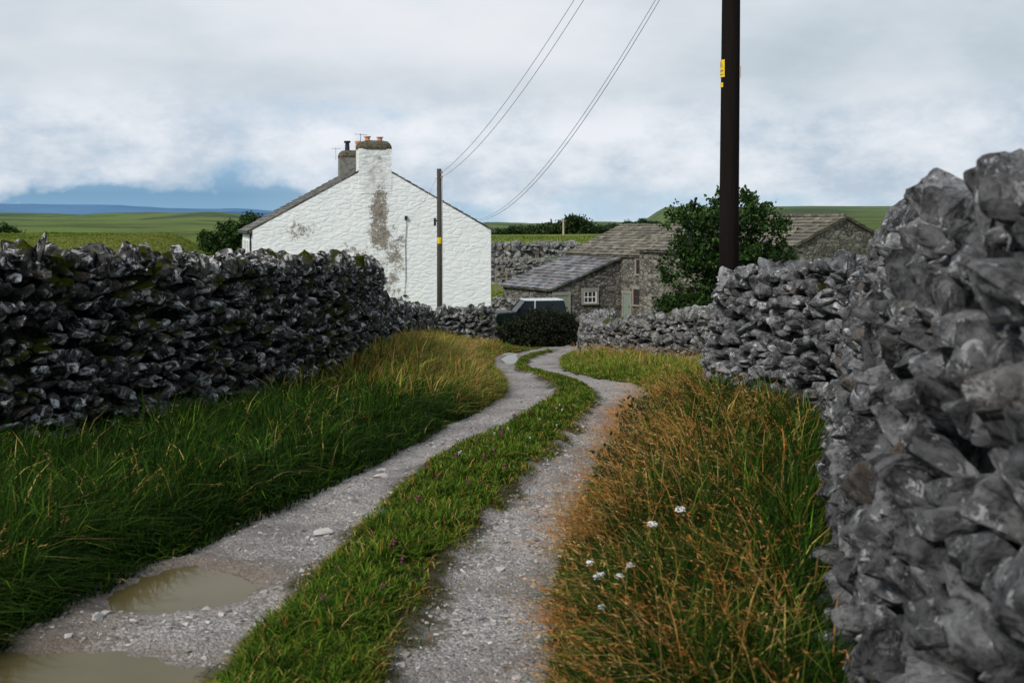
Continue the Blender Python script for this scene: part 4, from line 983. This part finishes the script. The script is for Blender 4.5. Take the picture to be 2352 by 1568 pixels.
def weed(x,y,h):
    z=float(G(x,y)); e=empty("thistle_plant",(x,y,z),"dark leafy thistle at the edge of the track","thistle",group="thistles at the track edge")
    A=Acc(); tips=[]
    for k in range(7):
        a=rng.uniform(0,6.28); r=h*.34*rng.uniform(.3,1); hh=h*rng.uniform(.6,1); p=(x+math.cos(a)*r,y+math.sin(a)*r,z+hh)
        A.tube([(x,y,z),(x+math.cos(a)*r*.4,y+math.sin(a)*r*.4,z+hh*.55),p],[.006,.004,.002],5); tips.append(p)
    A.make("stem",STEM,parent=e)
    cl=[]
    for p in tips:
        for t in np.linspace(.2,1,7): cl.append([x+(p[0]-x)*t,y+(p[1]-y)*t,z+(p[2]-z)*t])
    V,F,C=leafmesh(np.array(cl),4,np.full(len(cl),.018),.05,WEED,0.2); mk("foliage",V,F,MLF,parent=e,attrs={"col":C})
for x,y,h in [(1.0,9.6,.45),(.92,9.0,.42),(.82,8.5,.38),(1.22,10.6,.45),(.72,8.0,.36),(1.15,9.9,.5),(.64,7.6,.34)]: weed(x,y,h)

# ------------------------------------------------------------------ world, sun, camera
wd=bpy.data.worlds.new("World"); scene.world=wd; wd.use_nodes=True; nt=wd.node_tree
bgn=nt.nodes["Background"]
class WN(M):
    def __init__(s): s.nt=nt; s.tc=nt.nodes.new("ShaderNodeTexCoord"); s.obj=s.tc.outputs["Generated"]
m=WN()
sp=nt.nodes.new("ShaderNodeSeparateXYZ"); nt.links.new(m.obj,sp.inputs[0]); sx,sz=sp.outputs[0],sp.outputs[2]
sky=nt.nodes.new("ShaderNodeTexSky"); sky.sky_type='NISHITA'; sky.sun_disc=False
SUN=Vector((-.50,-.62,.60)).normalized()
sky.sun_elevation=math.asin(SUN.z); sky.sun_rotation=math.atan2(SUN.x,SUN.y)
nish=m.mix(1.0,sky.outputs[0],(.09,.09,.09),'MULTIPLY')
v1=m.scale((1,1,1.5)); n1=m.noise(10,12,.57,v1); nbig=m.noise(3.2,4,.5,m.scale((1,1,2.5)))
v2=m.scale((1,1,2.4)); n2=m.noise(1.7,6,.5,v2,dist=.2); n3=m.noise(6,8,.55,v2)
ez=m.ramp(m.mr(sz,0,.16),[(0,.18),(.15,.18),(.27,.36),(.42,.60),(.54,.48),(.64,.50),(.80,.82),(1,.98)])
cov=m.math('ADD',ez,m.math('ADD',m.math('MULTIPLY',m.math('SUBTRACT',n1,.5),1.25),m.math('MULTIPLY',m.math('SUBTRACT',nbig,.5),1.1)))
cov=m.math('ADD',cov,m.math('MULTIPLY',m.mr(sx,-.28,.20),.34))
mask=m.ramp(cov,[(.32,0),(.44,.65),(.56,1)])
gap=m.ramp(m.mr(sz,-.02,.12),[(0,(.36,.56,.74)),(.16,(.24,.45,.66)),(.34,(.16,.34,.54)),(.48,(.25,.44,.65)),(.7,(.46,.59,.76)),(1,(.56,.66,.80))])
gap=m.mix(.12,gap,nish)
gap=m.mix(m.mr(sx,-.24,.04,0,.78),gap,(.52,.67,.79))
lit=m.math('ADD',m.math('MULTIPLY',n2,.70),m.math('MULTIPLY',n3,.30))
lit=m.math('SUBTRACT',lit,m.math('MULTIPLY',m.mr(sx,.0,.45),.08))
cloud=m.ramp(lit,[(.33,(.31,.39,.46)),(.42,(.46,.545,.61)),(.51,(.60,.66,.72)),(.60,(.71,.75,.80)),(.70,(.80,.82,.86))])
shade=m.ramp(m.noise(9,9,.62,m.scale((1,1,2.0))),[(.38,(.48,.57,.68)),(.50,(.68,.74,.81)),(.62,(.85,.87,.92))])
cloud=m.mix(m.mr(sz,.13,.085,0,.8),cloud,shade)
col=m.mix(mask,gap,cloud)
nt.links.new(col,bgn.inputs[0]); bgn.inputs[1].default_value=1.05
sl=bpy.data.lights.new("sun",'SUN'); sl.energy=2.9; sl.angle=math.radians(10); sl.color=(1,.955,.89)
so=bpy.data.objects.new("sun",sl); COL.objects.link(so); so.rotation_euler=(-SUN).to_track_quat('-Z','Y').to_euler(); so.location=(-20,-20,40)
cam=bpy.data.cameras.new("camera"); co=bpy.data.objects.new("camera",cam); COL.objects.link(co)
co.location=(0,0,1.8); co.rotation_euler=(math.radians(90),0,0)
cam.sensor_width=36; cam.lens=2600/2352*36; cam.shift_y=-264/2352; cam.clip_start=.05; cam.clip_end=20000
cam.dof.use_dof=True; cam.dof.focus_distance=15; cam.dof.aperture_fstop=4.0
scene.camera=co
scene.view_settings.view_transform='Standard'; scene.view_settings.look='None'; scene.view_settings.exposure=0
